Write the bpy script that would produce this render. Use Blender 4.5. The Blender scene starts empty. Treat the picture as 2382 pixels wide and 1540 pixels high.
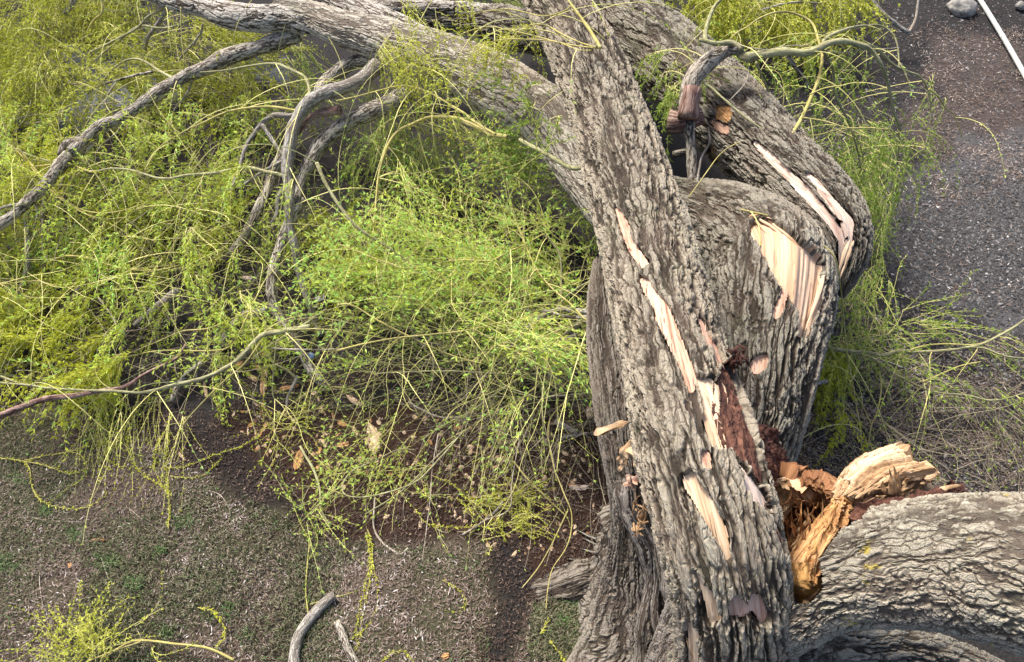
import bpy, math, random
import numpy as np
from mathutils import Vector, Matrix

rng = np.random.default_rng(11)
SC = bpy.context.scene
COL = SC.collection

# ------------------------------------------------------------------ camera
H, PITCH, HFOV = 6.0, math.radians(54), math.radians(67)
cam = bpy.data.cameras.new('camera')
cam.sensor_fit = 'HORIZONTAL'
cam.angle = HFOV
cam.clip_start, cam.clip_end = 0.05, 500
camo = bpy.data.objects.new('camera', cam)
camo.location = (0, 0, H)
camo.rotation_euler = (math.radians(90) - PITCH, 0, 0)
COL.objects.link(camo)
SC.camera = camo

# ------------------------------------------------------------------ sky, sun, exposure
SUN_EL, SUN_DIR = math.radians(52), np.array([-0.50, 0.62])          # from behind the tree, to the left
w = bpy.data.worlds.new('World')
SC.world = w
w.use_nodes = True
nt = w.node_tree
sky = nt.nodes.new('ShaderNodeTexSky')
sky.sky_type = 'NISHITA'
sky.sun_disc = False
sky.sun_elevation = SUN_EL
sky.sun_rotation = math.atan2(SUN_DIR[0], SUN_DIR[1])
sky.air_density, sky.dust_density, sky.ozone_density = 0.7, 4.0, 1.0
bg = nt.nodes['Background']
bg.inputs['Strength'].default_value = 0.15
nt.links.new(sky.outputs['Color'], bg.inputs['Color'])
sun = bpy.data.lights.new('sun', 'SUN')
sun.energy, sun.angle, sun.color = 2.9, math.radians(12), (1.0, 0.95, 0.88)
suno = bpy.data.objects.new('sun', sun)
sd = SUN_DIR / np.linalg.norm(SUN_DIR)
suno.rotation_euler = Vector((-sd[0]*math.cos(SUN_EL), -sd[1]*math.cos(SUN_EL), -math.sin(SUN_EL))).to_track_quat('-Z', 'Y').to_euler()
suno.location = (-8, 10, 20)
COL.objects.link(suno)
SC.view_settings.view_transform = 'Standard'
SC.view_settings.look = 'None'
SC.view_settings.gamma = 1
SC.view_settings.exposure = 1.05

# ------------------------------------------------------------------ picture <-> world
CX, CY, PW = 1190.5, 770.0, 2381.0
F = CX / math.tan(HFOV / 2)
CAM = np.array([0, 0, H])
FW = np.array([0, math.cos(PITCH), -math.sin(PITCH)])
RT = np.array([1.0, 0, 0])
UP = np.array([0, math.sin(PITCH), math.cos(PITCH)])

def W(x, y, z=0.0):
    """point at height z on the sight line through (x, y)"""
    x, y, z = np.broadcast_arrays(np.asarray(x, float), np.asarray(y, float), np.asarray(z, float))
    d = FW + ((x - CX) / F)[..., None] * RT - ((y - CY) / F)[..., None] * UP
    t = (z - H) / d[..., 2]
    return CAM + t[..., None] * d

def depth(p):
    return (np.asarray(p) - CAM) @ FW

def proj(p):
    r = np.asarray(p) - CAM
    dd = np.maximum(r @ FW, 1e-3)
    return np.stack([CX + F * (r @ RT) / dd, CY - F * (r @ UP) / dd], -1), r @ FW

CROP = {'P': None, 'A': (0, 0), 'B': (810, 0), 'C': (1620, 0), 'D': (0, 520), 'E': (810, 520), 'F': (1620, 520),
        'G': (0, 1048), 'H': (810, 1048), 'I': (1620, 1048)}
KS = 0.97582
def px(key, x, y):
    o = CROP[key]
    if o is None:
        return (x, y)
    return ((o[0] + x / 2.905) * KS, (o[1] + y / 2.905) * KS)

def inpoly(pts, poly):
    poly = np.asarray(poly, float)
    x, y = pts[:, 0], pts[:, 1]
    c = np.zeros(len(pts), bool)
    j = len(poly) - 1
    for i in range(len(poly)):
        xi, yi = poly[i]; xj, yj = poly[j]
        hit = ((yi > y) != (yj > y)) & (x < (xj - xi) * (y - yi) / ((yj - yi) + 1e-12) + xi)
        c ^= hit
        j = i
    return c

# ------------------------------------------------------------------ noise
def _h(i, j, k, s):
    h = (i.astype(np.int64) * 374761393 + j.astype(np.int64) * 668265263 + k.astype(np.int64) * 2147483647 + s * 974634773) & 0xffffffff
    h = ((h ^ (h >> 13)) * 1274126177) & 0xffffffff
    h = h ^ (h >> 16)
    return (h & 0xffff) / 32767.5 - 1.0

def vnoise(p, s=0):
    p = np.asarray(p, float)
    f = np.floor(p)
    t = p - f
    t = t * t * (3 - 2 * t)
    i, j, k = (f[..., a].astype(np.int64) for a in range(3))
    r = 0
    for a in (0, 1):
        for b in (0, 1):
            for c in (0, 1):
                wgt = (t[..., 0] if a else 1 - t[..., 0]) * (t[..., 1] if b else 1 - t[..., 1]) * (t[..., 2] if c else 1 - t[..., 2])
                r = r + wgt * _h(i + a, j + b, k + c, s)
    return r

def fbm(p, s=0, o=4):
    r, a = 0, 1.0
    p = np.asarray(p, float)
    for q in range(o):
        r = r + a * vnoise(p, s + q * 17)
        p = p * 2.03 + 5.2
        a *= 0.5
    return r / 1.6

# ------------------------------------------------------------------ objects
def tag(o, label=None, cat=None, group=None, kind=None):
    if label: o['label'] = label
    if cat: o['category'] = cat
    if group: o['group'] = group
    if kind: o['kind'] = kind
    return o

def empty(name, loc, label, cat, group=None):
    o = bpy.data.objects.new(name, None)
    o.empty_display_size = 0.2
    o.location = loc
    COL.objects.link(o)
    return tag(o, label, cat, group)

def mesh_obj(name, V, faces, mats, parent=None, attrs=None, smooth=True, mat_idx=None, origin=None):
    """faces: list of (m,k) int arrays; attrs: {name: (type, array)} on points"""
    V = np.asarray(V, np.float32).reshape(-1, 3)
    if origin is None:
        origin = (0, 0, 0) if parent is None else parent.location
    o3 = np.array(origin, np.float32)
    me = bpy.data.meshes.new(name)
    faces = [np.asarray(f, np.int32) for f in faces if len(f)]
    nl = sum(f.size for f in faces)
    nf = sum(len(f) for f in faces)
    me.vertices.add(len(V))
    me.vertices.foreach_set('co', (V - o3).ravel())
    me.loops.add(nl)
    me.loops.foreach_set('vertex_index', np.concatenate([f.ravel() for f in faces]))
    me.polygons.add(nf)
    tot = np.concatenate([np.full(len(f), f.shape[1], np.int32) for f in faces])
    st = np.concatenate([[0], np.cumsum(tot)[:-1]]).astype(np.int32)
    me.polygons.foreach_set('loop_start', st)
    me.polygons.foreach_set('use_smooth', np.full(nf, smooth, bool))
    if mat_idx is not None:
        me.polygons.foreach_set('material_index', np.asarray(mat_idx, np.int32))
    for an, (ty, arr) in (attrs or {}).items():
        a = me.attributes.new(an, ty, 'POINT')
        if ty == 'FLOAT':
            a.data.foreach_set('value', np.asarray(arr, np.float32).ravel())
        elif ty == 'FLOAT_VECTOR':
            a.data.foreach_set('vector', np.asarray(arr, np.float32).ravel())
        else:
            c = np.ones((len(V), 4), np.float32)
            c[:, :3] = arr
            a.data.foreach_set('color', c.ravel())
    me.update(calc_edges=True)
    for m in (mats if isinstance(mats, (list, tuple)) else [mats]):
        me.materials.append(m)
    o = bpy.data.objects.new(name, me)
    COL.objects.link(o)
    if parent is not None:
        o.parent = parent
        pl = np.array(parent.location) if parent.type == 'EMPTY' else np.zeros(3)
        if parent.type != 'EMPTY':
            # a child of a mesh part: that part sits at its thing's origin
            o.location = (0, 0, 0)
    else:
        o.location = origin
    return o

def sub_obj(name, V, faces, mats, part, **k):
    """a sub-part of a mesh part (which itself sits at its thing's origin)"""
    root = part.parent
    return mesh_obj(name, V, faces, mats, part, origin=tuple(root.location), **k)

# ------------------------------------------------------------------ splines and tubes
def spline(pts, n=None, ds=None):
    """Catmull-Rom through rows (xyz + extra columns), resampled evenly"""
    P = np.asarray(pts, float)
    if len(P) == 2:
        P = np.stack([P[0], (P[0] + P[1]) / 2, P[1]])
    Q = np.vstack([2 * P[0] - P[1], P, 2 * P[-1] - P[-2]])
    out = []
    for i in range(1, len(Q) - 2):
        t = np.linspace(0, 1, 24, endpoint=False)[:, None]
        a, b, c, d = Q[i - 1], Q[i], Q[i + 1], Q[i + 2]
        out.append(0.5 * ((2 * b) + (-a + c) * t + (2 * a - 5 * b + 4 * c - d) * t ** 2 + (-a + 3 * b - 3 * c + d) * t ** 3))
    out = np.vstack(out + [P[-1:]])
    L = np.concatenate([[0], np.cumsum(np.linalg.norm(np.diff(out[:, :3], axis=0), axis=1))])
    if n is None:
        n = max(4, int(L[-1] / ds) + 1)
    s = np.linspace(0, L[-1], n)
    return np.stack([np.interp(s, L, out[:, k]) for k in range(P.shape[1])], 1), s

def frames(P):
    T = np.gradient(P, axis=0)
    T /= np.linalg.norm(T, axis=1)[:, None] + 1e-12
    A = np.zeros_like(P)
    a = np.cross(T[0], [0.3, 0.2, 1.0])
    a /= np.linalg.norm(a)
    for i in range(len(P)):
        a = a - T[i] * (a @ T[i])
        a /= np.linalg.norm(a) + 1e-12
        A[i] = a
    return T, A, np.cross(T, A)

def tube(P, R, nseg, s=None):
    T, A, B = frames(P)
    th = np.linspace(0, 2 * np.pi, nseg, endpoint=False)
    N = A[:, None] * np.cos(th)[None, :, None] + B[:, None] * np.sin(th)[None, :, None]
    V = P[:, None] + N * np.asarray(R)[:, None, None]
    if s is None:
        s = np.concatenate([[0], np.cumsum(np.linalg.norm(np.diff(P, axis=0), axis=1))])
    rm = float(np.mean(R))
    co = np.stack([np.broadcast_to(rm * np.cos(th), (len(P), nseg)), np.broadcast_to(rm * np.sin(th), (len(P), nseg)),
                   np.broadcast_to(s[:, None], (len(P), nseg))], -1)
    return V, N, co

def grid_quads(n, m, wrap=True, base=0):
    i = np.arange(n - 1)[:, None]
    j = np.arange(m if wrap else m - 1)[None, :]
    j2 = (j + 1) % m
    return np.stack([i * m + j, i * m + j2, (i + 1) * m + j2, (i + 1) * m + j], -1).reshape(-1, 4) + base

# ------------------------------------------------------------------ materials
def new_mat(name):
    m = bpy.data.materials.new(name)
    m.use_nodes = True
    n = m.node_tree
    n.nodes.clear()
    out = n.nodes.new('ShaderNodeOutputMaterial')
    return m, n, out

def N_(n, t, **kw):
    x = n.nodes.new(t)
    for k, v in kw.items():
        if k.startswith('i_'):
            x.inputs[k[2:].replace('_', ' ')].default_value = v
        else:
            setattr(x, k, v)
    return x

def math_(n, op, a, b=None, c=None, clamp=False):
    x = n.nodes.new('ShaderNodeMath')
    x.operation = op
    x.use_clamp = clamp
    for i, v in enumerate((a, b, c)):
        if v is None: continue
        if hasattr(v, 'is_output') or isinstance(v, bpy.types.NodeSocket):
            n.links.new(v, x.inputs[i])
        else:
            x.inputs[i].default_value = v
    return x.outputs[0]

def ramp_(n, fac, stops, interp='LINEAR'):
    r = n.nodes.new('ShaderNodeValToRGB')
    r.color_ramp.interpolation = interp
    while len(r.color_ramp.elements) < len(stops):
        r.color_ramp.elements.new(0.5)
    for e, (p, c) in zip(r.color_ramp.elements, stops):
        e.position = p
        e.color = tuple(c) + (1,)
    n.links.new(fac, r.inputs[0])
    return r.outputs[0]

def mix_(n, fac, a, b, mode='MIX'):
    x = n.nodes.new('ShaderNodeMix')
    x.data_type = 'RGBA'
    x.blend_type = mode
    for sock, v in ((x.inputs[0], fac), (x.inputs[6], a), (x.inputs[7], b)):
        if isinstance(v, bpy.types.NodeSocket):
            n.links.new(v, sock)
        else:
            sock.default_value = v if not isinstance(v, tuple) else tuple(v) + (1,) * (4 - len(v))
    return x.outputs[2]

def smooth_(n, v, a, b):
    x = n.nodes.new('ShaderNodeMapRange')
    x.interpolation_type = 'SMOOTHSTEP'
    n.links.new(v, x.inputs[0])
    x.inputs[1].default_value, x.inputs[2].default_value = a, b
    return x.outputs[0]

def coords(n, attr, scale, loc=(0, 0, 0)):
    a = N_(n, 'ShaderNodeAttribute', attribute_name=attr)
    m = N_(n, 'ShaderNodeMapping')
    m.inputs['Scale'].default_value = scale
    m.inputs['Location'].default_value = loc
    n.links.new(a.outputs['Vector'], m.inputs['Vector'])
    return m.outputs[0]

def noise_(n, vec, scale, detail=4, rough=0.6, dist=0.0):
    x = N_(n, 'ShaderNodeTexNoise', i_Scale=scale, i_Detail=detail, i_Roughness=rough, i_Distortion=dist)
    n.links.new(vec, x.inputs['Vector'])
    return x

def bark_mat(name, cell=23, stretch=0.20, ridge=(0.325, 0.285, 0.215), mid=(0.20, 0.168, 0.122), furrow=(0.040, 0.030, 0.021), disp=0.034,
             lichen=0.26, yellow=0.0, warp=0.032, dense=True):
    m, n, out = new_mat(name)
    co = coords(n, 'bark_co', (1, 1, 1))
    nz = noise_(n, co, 7, 3)
    sub = N_(n, 'ShaderNodeVectorMath', operation='SUBTRACT'); n.links.new(nz.outputs['Color'], sub.inputs[0]); sub.inputs[1].default_value = (0.5, 0.5, 0.5)
    scl = N_(n, 'ShaderNodeVectorMath', operation='SCALE'); n.links.new(sub.outputs[0], scl.inputs[0]); scl.inputs['Scale'].default_value = warp * 2
    add = N_(n, 'ShaderNodeVectorMath', operation='ADD'); n.links.new(co, add.inputs[0]); n.links.new(scl.outputs[0], add.inputs[1])
    mp = N_(n, 'ShaderNodeMapping'); mp.inputs['Scale'].default_value = (1, 1, stretch); n.links.new(add.outputs[0], mp.inputs['Vector'])
    v1 = N_(n, 'ShaderNodeTexVoronoi', feature='DISTANCE_TO_EDGE', i_Scale=cell, i_Randomness=1.0); n.links.new(mp.outputs[0], v1.inputs['Vector'])
    vc = N_(n, 'ShaderNodeTexVoronoi', feature='F1', i_Scale=cell, i_Randomness=1.0); n.links.new(mp.outputs[0], vc.inputs['Vector'])
    cellv = N_(n, 'ShaderNodeSeparateColor'); n.links.new(vc.outputs['Color'], cellv.inputs[0])
    mp2 = N_(n, 'ShaderNodeMapping'); mp2.inputs['Scale'].default_value = (1, 1, stretch * 1.7); n.links.new(add.outputs[0], mp2.inputs['Vector'])
    v2 = N_(n, 'ShaderNodeTexVoronoi', feature='DISTANCE_TO_EDGE', i_Scale=cell * 1.9, i_Randomness=1.0); n.links.new(mp2.outputs[0], v2.inputs['Vector'])
    mp3 = N_(n, 'ShaderNodeMapping'); mp3.inputs['Scale'].default_value = (1, 1, stretch * 0.45); n.links.new(add.outputs[0], mp3.inputs['Vector'])
    fib = noise_(n, mp3.outputs[0], cell * 3.0, 4, 0.7)
    fine = noise_(n, mp2.outputs[0], cell * 4.2, 5, 0.7)
    big = noise_(n, mp.outputs[0], cell * 0.45, 3, 0.55)
    mp4 = N_(n, 'ShaderNodeMapping'); mp4.inputs['Scale'].default_value = (1, 1, stretch * 0.62); n.links.new(add.outputs[0], mp4.inputs['Vector'])
    sn = noise_(n, mp4.outputs[0], cell * 0.52, 2.5, 0.5, 0.8)
    fur = smooth_(n, math_(n, 'ABSOLUTE', math_(n, 'SUBTRACT', sn.outputs['Fac'], 0.5)), 0.0, 0.085)
    h1 = math_(n, 'MULTIPLY', fur, math_(n, 'ADD', math_(n, 'MULTIPLY', smooth_(n, v1.outputs['Distance'], 0.0, 0.13), 0.6), 0.4))
    h2 = smooth_(n, v2.outputs['Distance'], 0.0, 0.10)
    hb = smooth_(n, big.outputs['Fac'], 0.3, 0.7)
    ff = smooth_(n, fib.outputs['Fac'], 0.32, 0.62)
    h = math_(n, 'ADD', math_(n, 'MULTIPLY', h1, 0.56), math_(n, 'MULTIPLY', math_(n, 'MULTIPLY', h1, h2), 0.16))
    h = math_(n, 'ADD', h, math_(n, 'MULTIPLY', math_(n, 'MULTIPLY', h1, cellv.outputs[0]), 0.14))
    h = math_(n, 'ADD', h, math_(n, 'MULTIPLY', hb, 0.18))
    h = math_(n, 'ADD', h, math_(n, 'MULTIPLY', ff, 0.20))
    h = math_(n, 'ADD', h, math_(n, 'MULTIPLY', fine.outputs['Fac'], 0.12))
    # colour: weathered grey tops, brown inner bark in the furrows, lichen bloom
    tone = smooth_(n, h, 0.30, 1.12)
    c = ramp_(n, tone, [(0.0, furrow), (0.45, mid), (1.0, ridge)])
    broad = noise_(n, co, 2.4, 4, 0.6)
    c = mix_(n, math_(n, 'MULTIPLY', smooth_(n, broad.outputs['Fac'], 0.42, 0.7), 0.4), c, (0.20, 0.15, 0.115), 'MIX')
    spk = noise_(n, mp2.outputs[0], 34, 4, 0.75)
    c = mix_(n, math_(n, 'MULTIPLY', smooth_(n, spk.outputs['Fac'], 0.52, 0.75), lichen), c, (0.43, 0.42, 0.34))
    if yellow > 0:
        ye = noise_(n, co, 3.7, 5, 0.72)
        c = mix_(n, math_(n, 'MULTIPLY', smooth_(n, ye.outputs['Fac'], 0.61, 0.68), yellow), c, (0.42, 0.33, 0.05))
    gr = noise_(n, co, 1.7, 5, 0.7)
    c = mix_(n, math_(n, 'MULTIPLY', smooth_(n, gr.outputs['Fac'], 0.52, 0.72), 0.28), c, (0.20, 0.22, 0.13))
    b = N_(n, 'ShaderNodeBsdfPrincipled', i_Roughness=0.9)
    b.inputs['Specular IOR Level'].default_value = 0.2
    n.links.new(c, b.inputs['Base Color'])
    n.links.new(b.outputs[0], out.inputs['Surface'])
    wa = N_(n, 'ShaderNodeAttribute', attribute_name='wood')
    hh = math_(n, 'MULTIPLY', h, math_(n, 'SUBTRACT', 1.0, wa.outputs['Fac'], clamp=True))
    if dense:
        d = N_(n, 'ShaderNodeDisplacement', i_Scale=disp, i_Midlevel=0.85)
        n.links.new(hh, d.inputs['Height'])
        n.links.new(d.outputs[0], out.inputs['Displacement'])
        m.displacement_method = 'BOTH'
    else:
        bp = N_(n, 'ShaderNodeBump', i_Distance=disp, i_Strength=1.0)
        n.links.new(h, bp.inputs['Height'])
        n.links.new(bp.outputs[0], b.inputs['Normal'])
    return m

def wood_mat(name, stops, rough_bump=0.004, freq=60, stretch=0.035, blot=None, spec=0.3):
    m, n, out = new_mat(name)
    co = coords(n, 'bark_co', (1, 1, stretch))
    f1 = noise_(n, co, freq, 5, 0.7, 0.6)
    f2 = noise_(n, co, freq * 0.22, 3, 0.6, 0.4)
    k = math_(n, 'ADD', math_(n, 'MULTIPLY', f1.outputs['Fac'], 0.6), math_(n, 'MULTIPLY', f2.outputs['Fac'], 0.5))
    c = ramp_(n, smooth_(n, k, 0.3, 0.8), stops)
    if blot:
        co2 = coords(n, 'bark_co', (1, 1, 0.3))
        g = noise_(n, co2, 5, 5, 0.7)
        c = mix_(n, math_(n, 'MULTIPLY', smooth_(n, g.outputs['Fac'], 0.47, 0.66), 0.75), c, blot)
    b = N_(n, 'ShaderNodeBsdfPrincipled', i_Roughness=0.75)
    b.inputs['Specular IOR Level'].default_value = spec
    n.links.new(c, b.inputs['Base Color'])
    bp = N_(n, 'ShaderNodeBump', i_Distance=rough_bump, i_Strength=1.0)
    n.links.new(f1.outputs['Fac'], bp.inputs['Height'])
    n.links.new(bp.outputs[0], b.inputs['Normal'])
    n.links.new(b.outputs[0], out.inputs['Surface'])
    return m

def tint_mat(name, stops, rough=0.7, transl=0.0, attr='tint', bump=None):
    m, n, out = new_mat(name)
    a = N_(n, 'ShaderNodeAttribute', attribute_name=attr)
    c = ramp_(n, a.outputs['Fac'], stops)
    b = N_(n, 'ShaderNodeBsdfPrincipled', i_Roughness=rough)
    b.inputs['Specular IOR Level'].default_value = 0.25
    n.links.new(c, b.inputs['Base Color'])
    sh = b.outputs[0]
    if transl:
        t = N_(n, 'ShaderNodeBsdfTranslucent')
        n.links.new(c, t.inputs['Color'])
        mx = N_(n, 'ShaderNodeMixShader', i_Fac=transl)
        n.links.new(sh, mx.inputs[1]); n.links.new(t.outputs[0], mx.inputs[2])
        sh = mx.outputs[0]
    n.links.new(sh, out.inputs['Surface'])
    return m

M = {}
M['bark'] = bark_mat('willow_bark', cell=22, disp=0.040)
M['bark_pale'] = bark_mat('pale_limb_bark', cell=25, stretch=0.24, ridge=(0.49, 0.445, 0.36), mid=(0.34, 0.30, 0.235), furrow=(0.13, 0.105, 0.08), disp=0.018)
M['bark_right'] = bark_mat('willow_bark_flaky', cell=30, stretch=0.36, disp=0.026, ridge=(0.365, 0.33, 0.255), mid=(0.24, 0.21, 0.155), furrow=(0.09, 0.072, 0.055), yellow=0.85, lichen=0.3, warp=0.05)
M['bark_stump'] = bark_mat('stump_bark', cell=34, stretch=0.09, ridge=(0.30, 0.265, 0.225), mid=(0.17, 0.145, 0.12), disp=0.026, lichen=0.25)
M['bark_stem'] = bark_mat('stem_bark_painted_shade', cell=34, stretch=0.10, ridge=(0.235, 0.205, 0.165), mid=(0.13, 0.11, 0.085), disp=0.026, lichen=0.12)  # stump bark darkened, so the short stem's shade is in its colour
M['bark_dark'] = bark_mat('old_bark', cell=22, stretch=0.19, ridge=(0.285, 0.26, 0.205), mid=(0.16, 0.14, 0.107), disp=0.040, lichen=0.35)
M['limb'] = bark_mat('limb_bark', cell=32, stretch=0.26, ridge=(0.50, 0.465, 0.40), mid=(0.35, 0.31, 0.255), disp=0.013, lichen=0.5)
M['branch'] = bark_mat('branch_bark', cell=55, stretch=0.28, ridge=(0.50, 0.455, 0.37), mid=(0.34, 0.30, 0.235), disp=0.007, lichen=0.45, dense=False)
M['grey'] = bark_mat('grey_branch_bark', cell=75, stretch=0.2, ridge=(0.44, 0.415, 0.36), mid=(0.32, 0.295, 0.255), furrow=(0.14, 0.12, 0.095), disp=0.006, lichen=0.3, dense=False)
M['green'] = bark_mat('green_branch_bark', cell=60, stretch=0.12, ridge=(0.38, 0.37, 0.20), mid=(0.30, 0.29, 0.14), furrow=(0.18, 0.17, 0.08), disp=0.0012, lichen=0.1, dense=False)
M['yellow'] = bark_mat('yellow_twig_bark', cell=60, stretch=0.12, ridge=(0.52, 0.45, 0.17), mid=(0.46, 0.40, 0.13), furrow=(0.33, 0.29, 0.09), disp=0.001, lichen=0.05, dense=False)
M['red'] = bark_mat('bare_reddish_wood', cell=50, stretch=0.05, ridge=(0.34, 0.24, 0.19), mid=(0.24, 0.15, 0.12), furrow=(0.10, 0.05, 0.04), disp=0.003, lichen=0.1, dense=False)
M['pale'] = bark_mat('pale_dead_twig', cell=60, stretch=0.1, ridge=(0.52, 0.47, 0.38), mid=(0.44, 0.38, 0.30), furrow=(0.24, 0.19, 0.14), disp=0.001, lichen=0.1, dense=False)
M['sap'] = wood_mat('cream_sapwood', [(0.0, (0.27, 0.15, 0.075)), (0.4, (0.54, 0.38, 0.24)), (1.0, (0.72, 0.58, 0.42))], freq=90)
M['white'] = wood_mat('white_sapwood', [(0.0, (0.40, 0.25, 0.18)), (0.4, (0.62, 0.48, 0.38)), (1.0, (0.76, 0.66, 0.56))], blot=(0.50, 0.30, 0.22))
M['pink'] = wood_mat('pink_inner_bark', [(0.0, (0.24, 0.10, 0.065)), (0.45, (0.52, 0.31, 0.21)), (1.0, (0.72, 0.52, 0.40))], freq=80)
M['heart'] = wood_mat('orange_heartwood', [(0.0, (0.17, 0.075, 0.028)), (0.5, (0.44, 0.235, 0.09)), (1.0, (0.68, 0.44, 0.22))], rough_bump=0.006)
M['honey'] = wood_mat('honey_heartwood', [(0.0, (0.36, 0.17, 0.045)), (0.5, (0.52, 0.29, 0.10)), (1.0, (0.68, 0.43, 0.18))], rough_bump=0.002, freq=30)
M['split'] = wood_mat('split_wood', [(0.0, (0.16, 0.075, 0.03)), (0.4, (0.42, 0.26, 0.13)), (1.0, (0.72, 0.55, 0.36))], rough_bump=0.012, freq=85, stretch=0.06)
M['rot'] = wood_mat('rotten_wood', [(0.0, (0.022, 0.009, 0.006)), (0.5, (0.075, 0.028, 0.018)), (1.0, (0.19, 0.085, 0.05))], rough_bump=0.02, freq=38, stretch=0.25)
M['crumb'] = wood_mat('crumbly_wood', [(0.0, (0.07, 0.028, 0.012)), (0.5, (0.23, 0.10, 0.04)), (1.0, (0.47, 0.29, 0.14))], rough_bump=0.02, freq=40, stretch=0.5)
M['lens'] = wood_mat('torn_wood', [(0.0, (0.30, 0.15, 0.07)), (0.4, (0.52, 0.33, 0.20)), (1.0, (0.68, 0.51, 0.37))], rough_bump=0.005, freq=75, stretch=0.02)
M['leaf'] = tint_mat('willow_leaf', [(0.0, (0.34, 0.37, 0.03)), (0.4, (0.56, 0.64, 0.09)), (0.75, (0.64, 0.78, 0.17)), (1.0, (0.48, 0.76, 0.20))], 0.5, 0.42)
M['leaf_olive'] = tint_mat('olive_leaf', [(0.0, (0.19, 0.205, 0.012)), (0.5, (0.42, 0.45, 0.035)), (1.0, (0.60, 0.63, 0.10))], 0.6, 0.3)  # olive copy of the leaf, with the crown's shaded back put into its colour
M['leaf_yellow'] = tint_mat('yellow_leaf', [(0.0, (0.42, 0.44, 0.03)), (0.5, (0.60, 0.63, 0.07)), (1.0, (0.70, 0.74, 0.17))], 0.5, 0.4)
M['leaf_green'] = tint_mat('green_leaf', [(0.0, (0.12, 0.17, 0.015)), (0.5, (0.25, 0.36, 0.045)), (1.0, (0.36, 0.50, 0.09))], 0.5, 0.4)
M['stem'] = tint_mat('twig_stem', [(0.0, (0.26, 0.23, 0.09)), (0.4, (0.50, 0.47, 0.16)), (1.0, (0.70, 0.64, 0.26))], 0.6)
M['stem_brown'] = tint_mat('brown_twig_stem', [(0.0, (0.09, 0.07, 0.05)), (0.5, (0.20, 0.165, 0.115)), (1.0, (0.36, 0.31, 0.20))], 0.7)
M['litter'] = tint_mat('dead_leaf', [(0.0, (0.06, 0.04, 0.03)), (0.4, (0.17, 0.125, 0.095)), (0.75, (0.36, 0.29, 0.25)), (1.0, (0.66, 0.62, 0.58))], 0.8)
M['chipflake'] = tint_mat('soil_flake', [(0.0, (0.032, 0.022, 0.017)), (0.6, (0.105, 0.072, 0.055)), (0.9, (0.28, 0.21, 0.155)), (1.0, (0.55, 0.42, 0.28))], 0.85)
M['gravel'] = tint_mat('gravel_stone', [(0.0, (0.025, 0.024, 0.024)), (0.5, (0.085, 0.082, 0.08)), (0.85, (0.24, 0.23, 0.22)), (1.0, (0.52, 0.50, 0.47))], 0.8)
M['grass'] = tint_mat('grass_blade', [(0.0, (0.10, 0.11, 0.06)), (0.4, (0.17, 0.18, 0.09)), (0.8, (0.32, 0.28, 0.19)), (0.88, (0.13, 0.20, 0.07)), (1.0, (0.14, 0.25, 0.08))], 0.6, 0.25)

# ------------------------------------------------------------------ ground
ZONES = {
    'lawn': [(-300, 955), (150, 968), (300, 1015), (430, 1085), (600, 1165), (760, 1255), (950, 1275), (1130, 1290), (1140, 1400), (1130, 1900), (-300, 1900)],
    'lawn2': [(1235, 1405), (1300, 1400), (1420, 1480), (1420, 1900), (1215, 1900), (1222, 1500)],
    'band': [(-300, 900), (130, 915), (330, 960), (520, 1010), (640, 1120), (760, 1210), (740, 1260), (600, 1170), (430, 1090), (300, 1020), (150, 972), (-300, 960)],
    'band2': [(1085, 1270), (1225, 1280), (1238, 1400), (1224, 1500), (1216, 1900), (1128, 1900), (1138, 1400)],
    'soil': [(480, 960), (1400, 960), (1900, 1000), (1900, 1350), (1250, 1420), (1150, 1290), (950, 1270), (760, 1250), (640, 1120)],
    'pink': [(2180, 130), (2420, 100), (2480, 380), (2200, 420), (2120, 300)],
    'gravel': [(2050, 420), (2250, 400), (2700, 330), (2700, 760), (2300, 720), (2120, 650), (2030, 560)],
    'asphalt': [(-600, 120), (60, 130), (330, 100), (420, 240), (120, 300), (-600, 330)],
    'asphalt2': [(560, 100), (680, 120), (650, 220), (540, 190)],
}
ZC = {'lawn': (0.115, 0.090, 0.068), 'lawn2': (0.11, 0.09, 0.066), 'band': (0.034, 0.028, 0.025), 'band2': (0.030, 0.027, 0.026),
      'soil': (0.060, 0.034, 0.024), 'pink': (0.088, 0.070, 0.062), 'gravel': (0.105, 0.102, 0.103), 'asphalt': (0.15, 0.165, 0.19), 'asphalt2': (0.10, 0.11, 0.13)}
BASE_C = (0.038, 0.035, 0.034)

def ground_z(x, y):
    p = np.stack([np.asarray(x) * 1.1, np.asarray(y) * 1.1, np.zeros_like(np.asarray(x))], -1)
    return 0.035 * vnoise(p, 5) + 0.012 * vnoise(p * 4.1, 6)

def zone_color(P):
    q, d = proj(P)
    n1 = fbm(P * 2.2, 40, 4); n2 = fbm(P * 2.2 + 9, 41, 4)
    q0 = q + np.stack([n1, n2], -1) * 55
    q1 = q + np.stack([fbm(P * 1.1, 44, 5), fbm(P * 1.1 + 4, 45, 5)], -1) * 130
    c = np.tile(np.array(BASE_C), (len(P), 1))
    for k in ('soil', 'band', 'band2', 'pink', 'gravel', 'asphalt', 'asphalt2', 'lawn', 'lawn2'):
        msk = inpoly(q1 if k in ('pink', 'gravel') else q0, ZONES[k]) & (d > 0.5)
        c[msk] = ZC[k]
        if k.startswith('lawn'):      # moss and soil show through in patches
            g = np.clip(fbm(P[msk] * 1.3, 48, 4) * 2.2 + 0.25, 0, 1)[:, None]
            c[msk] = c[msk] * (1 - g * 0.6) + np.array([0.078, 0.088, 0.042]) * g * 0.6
    return c

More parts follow.
